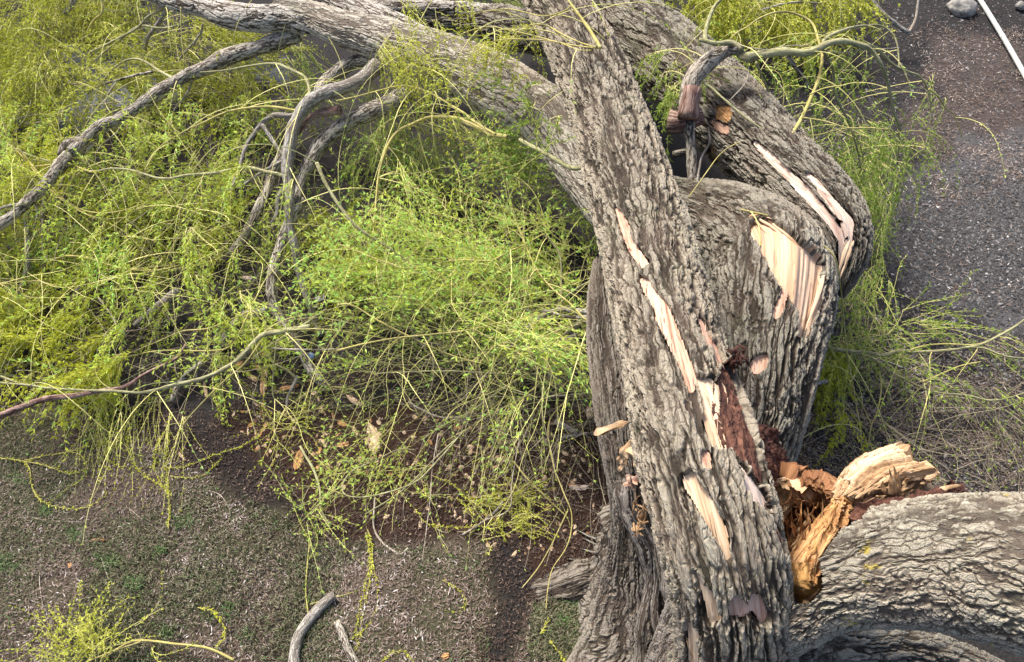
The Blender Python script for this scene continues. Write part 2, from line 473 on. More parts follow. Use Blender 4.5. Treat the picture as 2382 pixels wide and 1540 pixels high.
xs = np.concatenate([-np.geomspace(7.05, 160, 14)[::-1], np.arange(-7, 8.01, 0.04), np.geomspace(8.06, 160, 14)])
ys = np.concatenate([-np.geomspace(0.9, 160, 14)[::-1], np.arange(-0.5, 13.51, 0.04), np.geomspace(13.6, 170, 14)])
X, Y = np.meshgrid(xs, ys)
GV = np.stack([X.ravel(), Y.ravel(), ground_z(X.ravel(), Y.ravel())], -1)
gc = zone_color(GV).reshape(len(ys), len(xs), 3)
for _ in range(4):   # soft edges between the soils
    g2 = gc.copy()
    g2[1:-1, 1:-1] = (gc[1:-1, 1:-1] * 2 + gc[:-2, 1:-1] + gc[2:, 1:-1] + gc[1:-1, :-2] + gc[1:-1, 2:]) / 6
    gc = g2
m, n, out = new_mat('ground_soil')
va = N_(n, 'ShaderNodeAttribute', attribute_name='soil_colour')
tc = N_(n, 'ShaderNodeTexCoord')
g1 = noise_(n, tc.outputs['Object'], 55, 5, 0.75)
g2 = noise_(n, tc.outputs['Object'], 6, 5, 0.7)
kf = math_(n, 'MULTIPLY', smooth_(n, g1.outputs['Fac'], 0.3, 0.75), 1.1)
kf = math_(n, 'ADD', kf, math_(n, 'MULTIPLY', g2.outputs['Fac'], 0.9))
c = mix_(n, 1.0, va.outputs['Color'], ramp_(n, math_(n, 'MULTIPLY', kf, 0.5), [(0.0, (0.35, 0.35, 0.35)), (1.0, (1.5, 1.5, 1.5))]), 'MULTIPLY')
b = N_(n, 'ShaderNodeBsdfPrincipled', i_Roughness=0.95)
b.inputs['Specular IOR Level'].default_value = 0.1
n.links.new(c, b.inputs['Base Color'])
bp = N_(n, 'ShaderNodeBump', i_Distance=0.02, i_Strength=1.0)
n.links.new(g1.outputs['Fac'], bp.inputs['Height']); n.links.new(bp.outputs[0], b.inputs['Normal'])
n.links.new(b.outputs[0], out.inputs['Surface'])
M['ground'] = m
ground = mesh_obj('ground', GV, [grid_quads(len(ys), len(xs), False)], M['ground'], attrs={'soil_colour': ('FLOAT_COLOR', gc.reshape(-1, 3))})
tag(ground, 'bare soil and worn lawn under the fallen willow', 'ground', kind='structure')

# ------------------------------------------------------------------ the things
tree_base = W(1540, 1600, 0); tree_base[2] = 0
T_stump = empty('broken_willow_stump', tuple(tree_base), 'thick standing willow stump with flared roots and a stem leaning off the picture', 'tree')
T_main = empty('fallen_willow_stem', tuple(W(1640, 1250, 0)), 'long grey fallen willow stem bent over from the stump, leafy crown spread behind', 'tree')
T_back = empty('snapped_willow_stem', tuple(W(1880, 640, 0)), 'buckled willow stem snapped open to show a fan of cream wood', 'tree')

def trunk(name, nodes, parent, mat, nseg=240, ds=0.009, lump=0.05, flute=0.04, woods=(), ext_r=None, cap=True, key='P', seed=0, label=None):
    rows = []
    for (x, y, wd, z) in nodes:
        x, y = px(key, x, y)
        if key != 'P': wd = wd / 2.977
        p = W(x, y, z)
        rows.append([*p, 0.5 * wd * depth(p) / F])
    S, s = spline(rows, ds=ds)
    P, R = S[:, :3], np.maximum(S[:, 3], 0.01)
    V, Nn, co = tube(P, R, nseg, s)
    n_, m_ = V.shape[:2]
    rm = float(R.mean())
    if ext_r is not None:
        V = V + Nn * ext_r(V, Nn, s)[..., None]
    low = vnoise(co * np.array([2.2, 2.2, 1.6]) + seed * 3.7, seed) * lump + vnoise(co * np.array([7, 7, 1.2]) + seed, seed + 3) * flute
    V = V + Nn * (low * R[:, None])[..., None]
    flat = V.reshape(-1, 3)
    q, d = proj(flat)
    vis = ((CAM - flat) * Nn.reshape(-1, 3)).sum(1) > 0
    cf = co.reshape(-1, 3)
    jag = np.stack([vnoise(cf * np.array([22, 22, 5]), 71), vnoise(cf * np.array([30, 30, 7]), 72)], -1) * np.array([4, 3])
    allm = np.zeros(len(flat))
    cutm = np.zeros(len(flat), bool)
    patches = []
    flat0 = flat.copy()
    for wd in woods:
        mk = inpoly(q + jag * wd.get('jag', 1.0), wd['poly'])
        if wd.get('cut'):
            cutm |= mk
            continue
        mk &= vis
        g = mk.astype(float).reshape(n_, m_)
        for _b in range(2): g = (g * 2 + np.roll(g, 1, 0) + np.roll(g, -1, 0) + np.roll(g, 1, 1) + np.roll(g, -1, 1)) / 6
        patches.append((wd, g))
        flat = flat - Nn.reshape(-1, 3) * (np.minimum(1, g.ravel() * 1.5) * (wd.get('depth', 0.018) + 0.040))[:, None]
        allm = np.maximum(allm, g.ravel())
    Q = grid_quads(n_, m_)
    Fq = Q[~cutm[Q].any(1)]
    Vx = flat
    faces = [Fq]
    if cap:
        c0, c1 = flat[:m_].mean(0), flat[-m_:].mean(0)
        Vx = np.vstack([flat, c0, c1])
        j = np.arange(m_)
        faces.append(np.stack([np.full(m_, len(flat)), (j + 1) % m_, j], 1))
        b0 = (n_ - 1) * m_
        faces.append(np.stack([np.full(m_, len(flat) + 1), b0 + j, b0 + (j + 1) % m_], 1))
        cf = np.vstack([cf, cf[:1], cf[-1:]])
        allx = np.concatenate([allm, [1, 1]])
    else:
        allx = allm
    o = mesh_obj(name, Vx, faces, M[mat], parent, attrs={'bark_co': ('FLOAT_VECTOR', cf), 'wood': ('FLOAT', np.clip(allx * 1.2, 0, 1))})
    if label: o['label'] = label
    c0 = co.reshape(-1, 3)
    for wd, g in patches:
        g = g.ravel()
        Fp = Q[g[Q].max(1) > 0.04]
        if not len(Fp): continue
        used, inv = np.unique(Fp, return_inverse=True)
        vp = flat0[used] - Nn.reshape(-1, 3)[used] * (wd.get('depth', 0.018) + 0.018)
        fr = wd.get('fibre', 0.006)
        fc = c0[used]
        if wd.get('crumb', 0) > 0.01:
            vp = vp + Nn.reshape(-1, 3)[used] * ((fbm(fc * np.array([26, 26, 9]), 81, 4) * 0.022 + fbm(fc * 60, 84, 3) * 0.010) * np.clip(g[used] * 1.6 - 0.5, 0, 1))[:, None]
        else: vp = vp + Nn.reshape(-1, 3)[used] * ((vnoise(fc * np.array([55, 55, 3]), 81) * fr + vnoise(fc * np.array([18, 18, 1.4]), 82) * fr * 1.2
              + vnoise(fc * np.array([40, 40, 40]), 83) * wd.get('crumb', 0.0)) * np.clip(g[used] * 1.6 - 0.5, 0, 1))[:, None]
        Fz = [inv.reshape(-1, 4)]
        rs = np.random.default_rng(len(vp))
        ns = wd.get('slivers', int(min(26, len(vp) / 70)))
        core = np.where(g[used] > 0.2)[0]
        if ns and len(core) > 20:           # loose fibres still standing on the bared wood
            k0 = rs.choice(core, ns); ring = used[k0] // m_
            l_ = np.maximum(1, (rs.uniform(0.04, 0.15, ns) / ds).astype(int)) * rs.choice([-1, 1], ns)
            r2 = np.clip(ring + l_, 1, n_ - 2)
            col_ = used[k0] % m_
            c2 = (col_ + rs.integers(-2, 3, ns)) % m_
            NN = Nn.reshape(-1, 3)
            a_ = vp[k0]; e_ = flat0[r2 * m_ + c2] + NN[r2 * m_ + c2] * (rs.uniform(0.002, 0.02, (ns, 1)) - wd.get('depth', 0.018) - 0.012)
            md = (a_ + e_) / 2 + NN[used[k0]] * 0.006
            sd_ = np.cross(e_ - a_, NN[used[k0]]); sd_ /= np.linalg.norm(sd_, axis=1)[:, None] + 1e-9
            wv_ = rs.uniform(0.0010, 0.0028, (ns, 1))
            up_ = NN[used[k0]] * wv_
            V6 = np.stack([a_ - sd_ * wv_, a_ + sd_ * wv_, a_ + up_, md - sd_ * wv_ * 0.9, md + sd_ * wv_ * 0.9, md + up_, e_], 1)
            bq = len(vp) + (np.arange(ns) * 7)[:, None]
            Fz += [np.concatenate([bq + np.array(f) for f in ([0, 2, 5, 3], [2, 1, 4, 5], [1, 0, 3, 4])]), np.concatenate([bq + np.array(f) for f in ([3, 5, 6], [5, 4, 6], [4, 3, 6])])]
            vp = np.vstack([vp, V6.reshape(-1, 3)])
            fc = np.vstack([fc, np.repeat(fc[k0], 7, 0) + np.tile(np.array([[0, 0, 0], [.004, 0, 0], [.002, .003, 0], [0, 0, .05], [.004, 0, .05], [.002, .003, .05], [.002, 0, .1]]), (ns, 1))])
        po = sub_obj(wd.get('name', 'exposed_wood'), vp, Fz, M[wd['mat']], o, attrs={'bark_co': ('FLOAT_VECTOR', fc)}, smooth=wd.get('crumb', 0) < 0.01)
        if wd.get('label'): po['label'] = wd['label']
    return o, P, R

def wood(poly, mat, name='exposed_wood', label=None, **k):
    return dict(poly=poly, mat=mat, name=name, label=label, **k)

WOODS_A = [
    wood([(1422, 478), (1440, 497), (1468, 555), (1502, 612), (1492, 616), (1462, 580), (1440, 530)], 'pink', depth=0.012, label='thin pinkish strip of torn wood'),
    wood([(1482, 640), (1500, 642), (1520, 675), (1548, 708), (1578, 760), (1600, 825), (1620, 880), (1606, 900), (1578, 835), (1545, 765), (1522, 735), (1518, 705), (1504, 692)], 'pink', depth=0.02, label='long pinkish strip of torn wood'),
    wood([(1635, 735), (1650, 755), (1688, 835), (1678, 840), (1650, 790)], 'pink', depth=0.012),
    wood([(1612, 870), (1640, 876), (1662, 872), (1684, 890), (1674, 960), (1690, 1005), (1694, 1038), (1663, 1032), (1648, 990), (1634, 940), (1630, 908)], 'sap', depth=0.03, label='bright cream patch of bared wood'),
    wood([(1686, 845), (1735, 838), (1758, 925), (1790, 1010), (1815, 1075), (1800, 1125), (1770, 1110), (1745, 1060), (1715, 1045), (1684, 1020), (1668, 960), (1676, 890)], 'rot', 'rotten_wood', 'crumbling dark red rotten wood', depth=0.03, fibre=0.016, crumb=0.018),
    wood([(1733, 1080), (1752, 1108), (1796, 1160), (1797, 1196), (1768, 1168), (1742, 1130)], 'white', depth=0.02),
    wood([(1578, 1118), (1592, 1106), (1606, 1098), (1630, 1128), (1664, 1192), (1686, 1240), (1694, 1312), (1672, 1262), (1638, 1208), (1604, 1152)], 'sap', depth=0.035, label='cream wedge of bared wood'),
    wood([(1606, 1322), (1628, 1355), (1660, 1408), (1668, 1446), (1646, 1456), (1632, 1398)], 'sap', depth=0.025),
    wood([(1698, 1440), (1702, 1405), (1722, 1398), (1742, 1424), (1756, 1404), (1776, 1398), (1798, 1440), (1786, 1456), (1762, 1424), (1734, 1442)], 'pink', depth=0.03, label='ragged pink torn inner bark'),
    wood([(1800, 1165), (1818, 1230), (1850, 1305), (1836, 1306), (1806, 1245)], 'pink', depth=0.015),
    wood([(1594, 1455), (1612, 1470), (1610, 1560), (1594, 1560)], 'sap', depth=0.012),
    wood([(1630, 1052), (1646, 1056), (1648, 1080), (1634, 1082)], 'pink', depth=0.006),
]
oA, PA, RA = trunk('trunk', [(1705, 1640, 330, 1.15), (1708, 1540, 300, 1.62), (1706, 1440, 270, 2.02), (1690, 1300, 284, 2.3), (1660, 1180, 290, 2.4), (1622, 1040, 288, 2.42), (1572, 860, 256, 2.38),
      (1532, 680, 232, 2.3), (1488, 500, 204, 2.2), (1436, 330, 184, 2.12), (1386, 190, 166, 2.05), (1336, 80, 150, 2.0), (1270, -40, 134, 1.9), (1210, -170, 120, 1.8)],
      T_main, 'bark', nseg=270, ds=0.0085, woods=WOODS_A, flute=0.05)

WOODS_B = [
    wood([(1748, 510), (1772, 506), (1815, 520), (1872, 562), (1908, 590), (1922, 615), (1920, 660), (1902, 720), (1874, 795), (1864, 770), (1866, 735), (1850, 700), (1830, 668), (1803, 640), (1790, 602), (1766, 566), (1744, 540)],
         'lens', 'torn_wood', 'fan of cream and orange torn wood fibres', depth=0.05, fibre=0.012, jag=0.8),
    wood([(1800, 725), (1815, 690), (1822, 668), (1832, 672), (1822, 706), (1806, 738)], 'pink', depth=0.015),
    wood([(1744, 850), (1770, 824), (1784, 834), (1778, 852), (1756, 864)], 'pink', depth=0.02),
]
oB, PB, RB = trunk('trunk', [(1700, 1180, 190, 0.8), (1745, 1060, 190, 1.05), (1772, 960, 200, 1.25), (1782, 850, 235, 1.42), (1790, 720, 280, 1.5), (1786, 625, 284, 1.5), (1742, 568, 250, 1.44), (1672, 515, 190, 1.36), (1600, 478, 130, 1.25), (1540, 450, 90, 1.15)],
      T_back, 'bark_dark', nseg=280, ds=0.009, woods=WOODS_B, seed=4, lump=0.08, flute=0.07)

oBw = oB
WOODS_C = [
    wood([(1748, 325), (1770, 340), (1790, 352), (1834, 398), (1884, 442), (1925, 498), (1957, 520), (1968, 560), (1962, 604), (1946, 640), (1944, 605), (1950, 560), (1926, 522), (1880, 472), (1832, 416), (1785, 372)], 'white', depth=0.02, jag=0.6, label='broad white strip of bared wood'),
    wood([(1876, 396), (1902, 414), (1938, 460), (1976, 498), (1988, 512), (1982, 560), (1968, 618), (1960, 625), (1972, 555), (1958, 512), (1938, 488), (1902, 440)], 'white', depth=0.018, jag=0.6, label='narrow pinkish white strip of bared wood'),
    wood([(1664, 244), (1692, 244), (1702, 264), (1688, 280), (1664, 272)], 'heart', 'rotten_wood', 'crumbly orange rot pocket', depth=0.02, fibre=0.01, crumb=0.02),
    wood([(1650, 282), (1668, 286), (1690, 300), (1682, 306), (1660, 296)], 'pink', depth=0.012),
    wood([(1648, 340), (1662, 345), (1680, 390), (1664, 408), (1650, 380)], 'split', depth=0.02),
]
oC, PC, RC = trunk('trunk', [(1948, 690, 26, 1.30), (1962, 640, 62, 1.42), (1968, 590, 100, 1.52), (1950, 530, 140, 1.6), (1905, 478, 168, 1.6), (1830, 405, 182, 1.55), (1720, 295, 186, 1.45), (1610, 190, 182, 1.35),
      (1500, 90, 178, 1.25), (1400, 10, 170, 1.15), (1290, -80, 160, 1.05)], T_back, 'bark_dark', nseg=240, ds=0.009, woods=WOODS_C, seed=8, flute=0.06)

# the big limb that runs from under the stem to the left, and its two forks
oL, PL, RL = trunk('limb', [(2150, 1750, 420, 1.2), (1800, 1290, 425, 1.3), (1500, 880, 430, 1.38), (1250, 700, 425, 1.40), (950, 530, 400, 1.42), (650, 400, 360, 1.45), (430, 330, 310, 1.48), (200, 250, 270, 1.5), (0, 195, 235, 1.5), (-180, 120, 200, 1.48), (-420, 70, 172, 1.42)],
      T_main, 'bark_pale', nseg=190, ds=0.010, key='B', seed=12, flute=0.05)
oL2, PL2, RL2 = trunk('limb', [(2230, 165, 190, 1.44), (2000, 130, 185, 1.42), (1800, 130, 195, 1.40), (1580, 105, 190, 1.38), (1420, 40, 160, 1.36), (1250, 15, 140, 1.33), (1000, -70, 120, 1.3)],
      T_main, 'limb', nseg=130, ds=0.010, key='A', seed=14, lump=0.08)
oU, PU, RU = trunk('limb', [(620, 370, 220, 1.5), (480, 250, 215, 1.5), (330, 170, 205, 1.5), (150, 80, 195, 1.5), (0, 10, 185, 1.5), (-200, -80, 170, 1.5)],
      T_main, 'limb', nseg=130, ds=0.010, key='B', seed=15)
oT, PT, RT2 = trunk('limb', [(1560, 260, 300, 1.05), (1300, 220, 280, 1.0), (1080, 170, 260, 0.95), (880, 150, 150, 0.9), (600, 150, 130, 0.85), (420, 150, 120, 0.8), (250, 140, 100, 0.75)],
      T_back, 'bark_dark', nseg=150, ds=0.011, key='B', seed=16)
oT2, PT2, RT3 = trunk('limb', [(1150, 120, 140, 1.05), (900, 75, 110, 1.0), (600, 55, 100, 1.0), (350, 50, 95, 1.0), (150, 60, 85, 1.0), (0, 90, 60, 1.0)],
      T_back, 'limb', nseg=100, ds=0.012, key='B', seed=17)

# the stump: flared base, the short stem behind, the stem leaning off to the right
def flare(V, Nn, s):
    z = V[..., 2]
    th = np.arctan2(Nn[..., 1], Nn[..., 0])
    lob = np.clip(0.25 + 0.75 * np.cos(th - 2.75), 0.05, 1) * (0.75 + 0.3 * np.cos(th * 7 + 0.6))
    return np.exp(-np.maximum(z + 0.05, 0) / 0.24) * 0.62 * lob
oS1, PS1, RS1 = trunk('trunk', [(1506, 1620, 220, -0.2), (1502, 1530, 205, 0.02), (1496, 1430, 182, 0.25), (1488, 1335, 150, 0.52), (1482, 1240, 116, 0.82), (1466, 1140, 92, 1.1), (1436, 1000, 92, 1.35), (1420, 900, 90, 1.45), (1404, 780, 80, 1.5), (1400, 680, 66, 1.5), (1400, 610, 40, 1.45)],
      T_stump, 'bark_stem', nseg=260, ds=0.009, ext_r=flare, seed=20, flute=0.07, lump=0.03)
oS2, PS2, RS2 = trunk('trunk', [(1640, 1790, 420, -0.2), (1660, 1660, 360, 0.5), (1690, 1560, 340, 1.05), (1720, 1480, 340, 1.5), (1750, 1425, 300, 1.85)],
      T_stump, 'bark_stump', nseg=260, ds=0.010, seed=22, flute=0.09)
WOODS_E = [wood([(1700, 1050), (1950, 1050), (2030, 1110), (2035, 1160), (2000, 1206), (1965, 1222), (1925, 1260), (1900, 1300), (1910, 1345), (1908, 1376), (1886, 1398), (1852, 1404), (1820, 1380), (1740, 1300)], 'crumb', cut=True, jag=0.8)]
oE, PE, RE = trunk('trunk', [(1690, 1470, 200, 1.75), (1800, 1412, 220, 2.05), (1915, 1352, 232, 2.25), (2040, 1322, 276, 2.38), (2200, 1314, 322, 2.5), (2390, 1332, 372, 2.65), (2620, 1360, 410, 2.8), (2900, 1390, 440, 2.95)],
      T_stump, 'bark_right', nseg=300, ds=0.008, woods=WOODS_E, seed=26, lump=0.07, flute=0.05)
# lower limb in the dark beneath it
oE2, _, _ = trunk('limb', [(1830, 1500, 170, 1.3), (1960, 1508, 120, 1.1), (2080, 1502, 110, 0.95), (2200, 1530, 100, 0.8), (2320, 1590, 100, 0.6)], T_stump, 'bark_dark', nseg=120, ds=0.012, seed=28)

# folded callus ridges round the old wound between the two
def ridge(pts, w0, w1, mat, parent, name='callus_ridge', nseg=18, label=None):
    rows = []
    for i, (x, y, z) in enumerate(pts):
        p = W(x, y, z)
        wd = w0 + (w1 - w0) * i / (len(pts) - 1)
        rows.append([*p, 0.5 * wd * depth(p) / F])
    S, s = spline(rows, ds=0.012)
    R = S[:, 3] * (1 + 0.25 * vnoise(np.stack([s * 9, s * 0, s * 0], -1), 33))
    R[0] = R[-1] = R.mean() * 0.2
    V, Nn, co = tube(S[:, :3], R, nseg, s)
    V = V + Nn * (vnoise(co * np.array([60, 60, 8]), 35) * 0.12 * R[:, None])[..., None]
    o = mesh_obj(name, V, [grid_quads(len(S), nseg)], M[mat], parent, attrs={'bark_co': ('FLOAT_VECTOR', co), 'wood': ('FLOAT', np.full(V.shape[0] * nseg, 0.5))})
    if label: o['label'] = label
    return o
ridge([(1445, 1110, 1.3), (1452, 1170, 1.2), (1478, 1235, 1.08), (1502, 1290, 0.95), (1510, 1350, 0.82), (1500, 1410, 0.7), (1490, 1470, 0.58), (1492, 1560, 0.4)], 44, 34, 'bark_stump', T_stump)
ridge([(1470, 1130, 1.25), (1480, 1190, 1.15), (1502, 1240, 1.05), (1530, 1290, 0.98), (1528, 1350, 0.85), (1522, 1420, 0.75), (1535, 1480, 0.6)], 26, 30, 'bark_stump', T_stump)
ridge([(1530, 1160, 1.5), (1545, 1260, 1.35), (1560, 1360, 1.15), (1575, 1450, 1.0), (1582, 1560, 0.8)], 50, 70, 'bark_stump', T_stump)

ridge([(1478, 1190, 0.90), (1458, 1262, 0.50), (1412, 1318, 0.16), (1350, 1350, 0.02), (1288, 1372, -0.06), (1205, 1404, -0.22)], 140, 70, 'bark_stem', T_stump, 'root', nseg=60)
ridge([(1482, 1280, 0.65), (1448, 1350, 0.26), (1398, 1410, 0.03), (1345, 1450, -0.08), (1290, 1490, -0.22)], 140, 60, 'bark_stem', T_stump, 'root', nseg=60)
for pts in ([(1420, 1280, 0.05), (1390, 1268, 0.03), (1352, 1250, 0.0)], [(1418, 1292, 0.05), (1380, 1284, 0.03), (1350, 1276, 0.0)], [(1400, 1312, 0.05), (1360, 1304, 0.03), (1318, 1300, 0.0)],
            [(1380, 1330, 0.05), (1330, 1318, 0.03), (1280, 1322, 0.0)], [(1340, 1340, 0.04), (1300, 1330, 0.03), (1262, 1340, 0.0)], [(1410, 1262, 0.04), (1372, 1248, 0.03), (1340, 1232, 0.0)]):
    ridge([(x, y, z * 0.4) for x, y, z in pts], 6, 2.5, 'grey', T_stump, 'fine_root', nseg=8)

# ------------------------------------------------------------------ torn and split wood
def loft(rows, nu, nv, mat, part_or_parent, name, thick=0.05, fib=0.01, crumb=0.0, ufreq=3, vfreq=40, label=None, sub=False, seed=0, step=0.9, smooth=False):
    """rows: list of equal-length lists of (x, y, z); fibres run along each row"""
    A = np.array(rows) if isinstance(rows[0], np.ndarray) else np.array([[W(*p[:2], p[2]) for p in r] for r in rows])
    R1 = np.array([spline(r, n=nu)[0] for r in A])
    G = np.array([spline(R1[:, i], n=nv)[0] for i in range(nu)]).transpose(1, 0, 2)
    du = np.gradient(G, axis=1); dv = np.gradient(G, axis=0)
    Nn = np.cross(du, dv); Nn /= np.linalg.norm(Nn, axis=2)[..., None] + 1e-9
    if (Nn * (CAM - G)).sum() < 0: Nn = -Nn
    su = np.cumsum(np.linalg.norm(du, axis=2), 1); sv = np.cumsum(np.linalg.norm(dv, axis=2), 0)
    co = np.stack([sv, np.full_like(sv, seed * 1.7), su], -1)
    edge = np.minimum(np.minimum(np.arange(nu), nu - 1 - np.arange(nu))[None, :] / (nu * 0.08), 1)
    h = vnoise(co * np.array([vfreq, 1, ufreq]), seed + 50) * fib + vnoise(co * np.array([vfreq * 0.35, 1, ufreq * 0.7]), seed + 51) * fib * 1.3
    h = h + np.round(vnoise(co * np.array([vfreq * 0.55, 1, ufreq * 0.8]), seed + 55) * 3.5) / 3.5 * fib * step
    h = h + fbm(co * 38, seed + 52, 3) * crumb
    wid = np.linalg.norm(dv, axis=2); h = h * np.clip(wid / (wid.mean() + 1e-9), 0.1, 1.2)
    Vt = G + Nn * h[..., None]
    # ragged ends along the fibre
    rag = vnoise(np.stack([sv[:, 0] * 30, sv[:, 0] * 0, sv[:, 0] * 0], -1), seed + 53) * 0.04
    endw = np.clip((np.arange(nu) / (nu - 1) - 0.85) / 0.15, 0, 1)[None, :] - np.clip((0.15 - np.arange(nu) / (nu - 1)) / 0.15, 0, 1)[None, :]
    Vt = Vt + (du / (np.linalg.norm(du, axis=2)[..., None] + 1e-9)) * (rag[:, None] * endw)[..., None]
    Vb = Vt - Nn * thick
    V = np.concatenate([Vt.reshape(-1, 3), Vb.reshape(-1, 3)])
    q = grid_quads(nv, nu, False)
    k = nu * nv
    per = np.concatenate([np.arange(nu), np.arange(1, nv) * nu + nu - 1, (nv - 1) * nu + np.arange(nu - 2, -1, -1), np.arange(nv - 2, 0, -1) * nu])
    p2 = np.roll(per, -1)
    side = np.stack([per, per + k, p2 + k, p2], 1)
    a = {'bark_co': ('FLOAT_VECTOR', np.concatenate([co.reshape(-1, 3)] * 2))}
    f = sub_obj if sub else mesh_obj
    o = f(name, V, [q, q[:, ::-1] + k, side], M[mat], part_or_parent, attrs=a, smooth=smooth)
    if label: o['label'] = label
    return o

def splinters(items, mat, parent, name='splinter', label=None):
    """items: (x0,y0,z0, x1,y1,z1, width px) - each a tapered, slightly bent sliver"""
    for (x0, y0, z0, x1, y1, z1, wd) in items:
        a, b = W(x0, y0, z0), W(x1, y1, z1)
        mid = (a + b) / 2 + rng.normal(0, 0.012, 3)
        S, s = spline([a, mid, b], n=12)
        r = 0.5 * wd * depth(a) / F
        t = np.linspace(0, 1, 12)
        R = r * (0.85 + 0.4 * vnoise(np.stack([t * 5 + x0, t * 0, t * 0], -1), 62)) * np.minimum(1, 0.35 + t * 5) * (1 - 0.9 * t ** 2.5)
        V, Nn, co = tube(S, R, 8, s)
        sq = 1 + 0.5 * vnoise(co * np.array([90, 90, 4]) + x0, 61)
        V = S[:, None] + (V - S[:, None]) * sq[..., None] * np.array([1, 1, 0.5])
        o = mesh_obj(name, V, [grid_quads(12, 8), np.array([[7, 6, 5, 4], [7, 4, 3, 0], [3, 2, 1, 0]])], M[mat], parent, smooth=False, attrs={'bark_co': ('FLOAT_VECTOR', co)})
        if label: o['label'] = label

# hollow at the broken end of the leaning stem
loft([[(1795, 1175, 1.85), (1818, 1120, 2.05), (1850, 1128, 2.1), (1900, 1135, 2.1), (1945, 1160, 2.12)],
      [(1808, 1240, 1.75), (1830, 1190, 1.8), (1865, 1180, 1.82), (1905, 1185, 1.85), (1940, 1195, 2.1)],
      [(1825, 1310, 1.8), (1845, 1260, 1.78), (1870, 1240, 1.8), (1895, 1235, 1.9), (1920, 1230, 2.15)],
      [(1840, 1370, 1.9), (1855, 1330, 1.85), (1872, 1305, 1.9), (1888, 1285, 2.0), (1900, 1270, 2.2)]], 130, 130, 'crumb', T_stump, 'hollow', thick=0.10, fib=0.03, crumb=0.035, ufreq=12, vfreq=14, label='crumbling brown hollow of rotten heartwood', seed=1)
loft([[(1795, 1130, 1.9), (1812, 1112, 2.05), (1835, 1122, 2.1), (1862, 1140, 2.12)], [(1800, 1165, 1.88), (1822, 1150, 2.0), (1845, 1155, 2.02), (1868, 1165, 2.03)], [(1812, 1200, 1.9), (1830, 1185, 1.95), (1848, 1182, 1.95), (1868, 1185, 1.95)]], 120, 100, 'split', T_stump, 'torn_wood', thick=0.05, fib=0.03, crumb=0.03, ufreq=14, vfreq=20, label='ragged tan rim of torn wood', seed=2)
loft([[(1860, 1130, 2.13), (1890, 1118, 2.18), (1915, 1130, 2.18), (1942, 1150, 2.2)], [(1865, 1155, 2.05), (1890, 1150, 2.08), (1915, 1155, 2.1), (1938, 1172, 2.14)], [(1870, 1182, 1.98), (1892, 1180, 2.0), (1912, 1182, 2.02), (1930, 1190, 2.08)]], 120, 100, 'crumb', T_stump, 'torn_wood', thick=0.05, fib=0.03, crumb=0.04, ufreq=14, vfreq=20, seed=3)
# the bright orange slab edge and the rounded honey lobe below it
loft([[(1950, 1154, 2.20), (1908, 1205, 2.06), (1862, 1262, 1.98), (1834, 1305, 1.96), (1828, 1340, 1.98)],
      [(1955, 1157, 2.28), (1924, 1210, 2.20), (1882, 1266, 2.12), (1848, 1312, 2.08), (1842, 1342, 2.10)],
      [(1958, 1160, 2.33), (1936, 1216, 2.31), (1900, 1271, 2.25), (1866, 1318, 2.20), (1862, 1345, 2.21)],
      [(1961, 1163, 2.35), (1944, 1222, 2.36), (1914, 1276, 2.33), (1884, 1322, 2.29), (1884, 1346, 2.27)],
      [(1965, 1168, 2.32), (1952, 1228, 2.32), (1926, 1282, 2.30), (1900, 1326, 2.26), (1906, 1346, 2.22)]], 150, 110, 'heart', T_stump, 'split_edge', thick=0.05, fib=0.012, crumb=0.006, ufreq=1.2, vfreq=110, label='bright orange splinter edge', seed=4)
bs = []
r_s = np.random.default_rng(63)
for i in range(36):
    t, u = r_s.uniform(0, 0.8), r_s.uniform(0, 1)
    c0 = np.array([1956, 1160]) * (1 - t) + np.array([1868, 1318]) * t + np.array([-18, -6]) * u * (0.3 + t)
    l_ = r_s.uniform(0.12, 0.35)
    c1 = c0 + np.array([-88, 158]) * l_ + r_s.normal(0, 3, 2)
    bs.append((c0[0], c0[1], 2.36 - 0.12 * u, c1[0], c1[1], 2.34 - 0.14 * u, r_s.uniform(2.5, 5.5)))
splinters(bs[::2], 'heart', T_stump); splinters(bs[1::2], 'honey', T_stump)
loft([[(1842, 1322, 2.10), (1836, 1350, 2.10), (1842, 1380, 2.04), (1856, 1398, 1.96)],
      [(1860, 1326, 2.25), (1858, 1352, 2.24), (1862, 1378, 2.18), (1868, 1398, 2.04)],
      [(1884, 1328, 2.27), (1886, 1350, 2.25), (1886, 1374, 2.20), (1882, 1395, 2.06)],
      [(1902, 1330, 2.19), (1912, 1350, 2.16), (1910, 1370, 2.10), (1898, 1388, 2.00)]], 60, 50, 'honey', T_stump, 'split_edge', thick=0.06, fib=0.006, crumb=0.006, ufreq=3, vfreq=20, label='smooth rounded honey coloured heartwood lobe', seed=5)
splinters([(1866, 1392, 2.1, 1905, 1368, 2.2, 10), (1880, 1410, 2.15, 1866, 1400, 2.1, 22), (1818, 1255, 2.2, 1846, 1306, 2.2, 10), (1856, 1235, 1.95, 1870, 1185, 2.1, 12), (1838, 1272, 2.0, 1860, 1232, 2.05, 6), (1812, 1288, 2.0, 1838, 1296, 2.05, 7),
           (1944, 1160, 2.3, 1962, 1190, 2.35, 12), (1885, 1250, 2.0, 1878, 1180, 2.15, 14), (1902, 1225, 2.05, 1912, 1160, 2.2, 10)], 'split', T_stump)
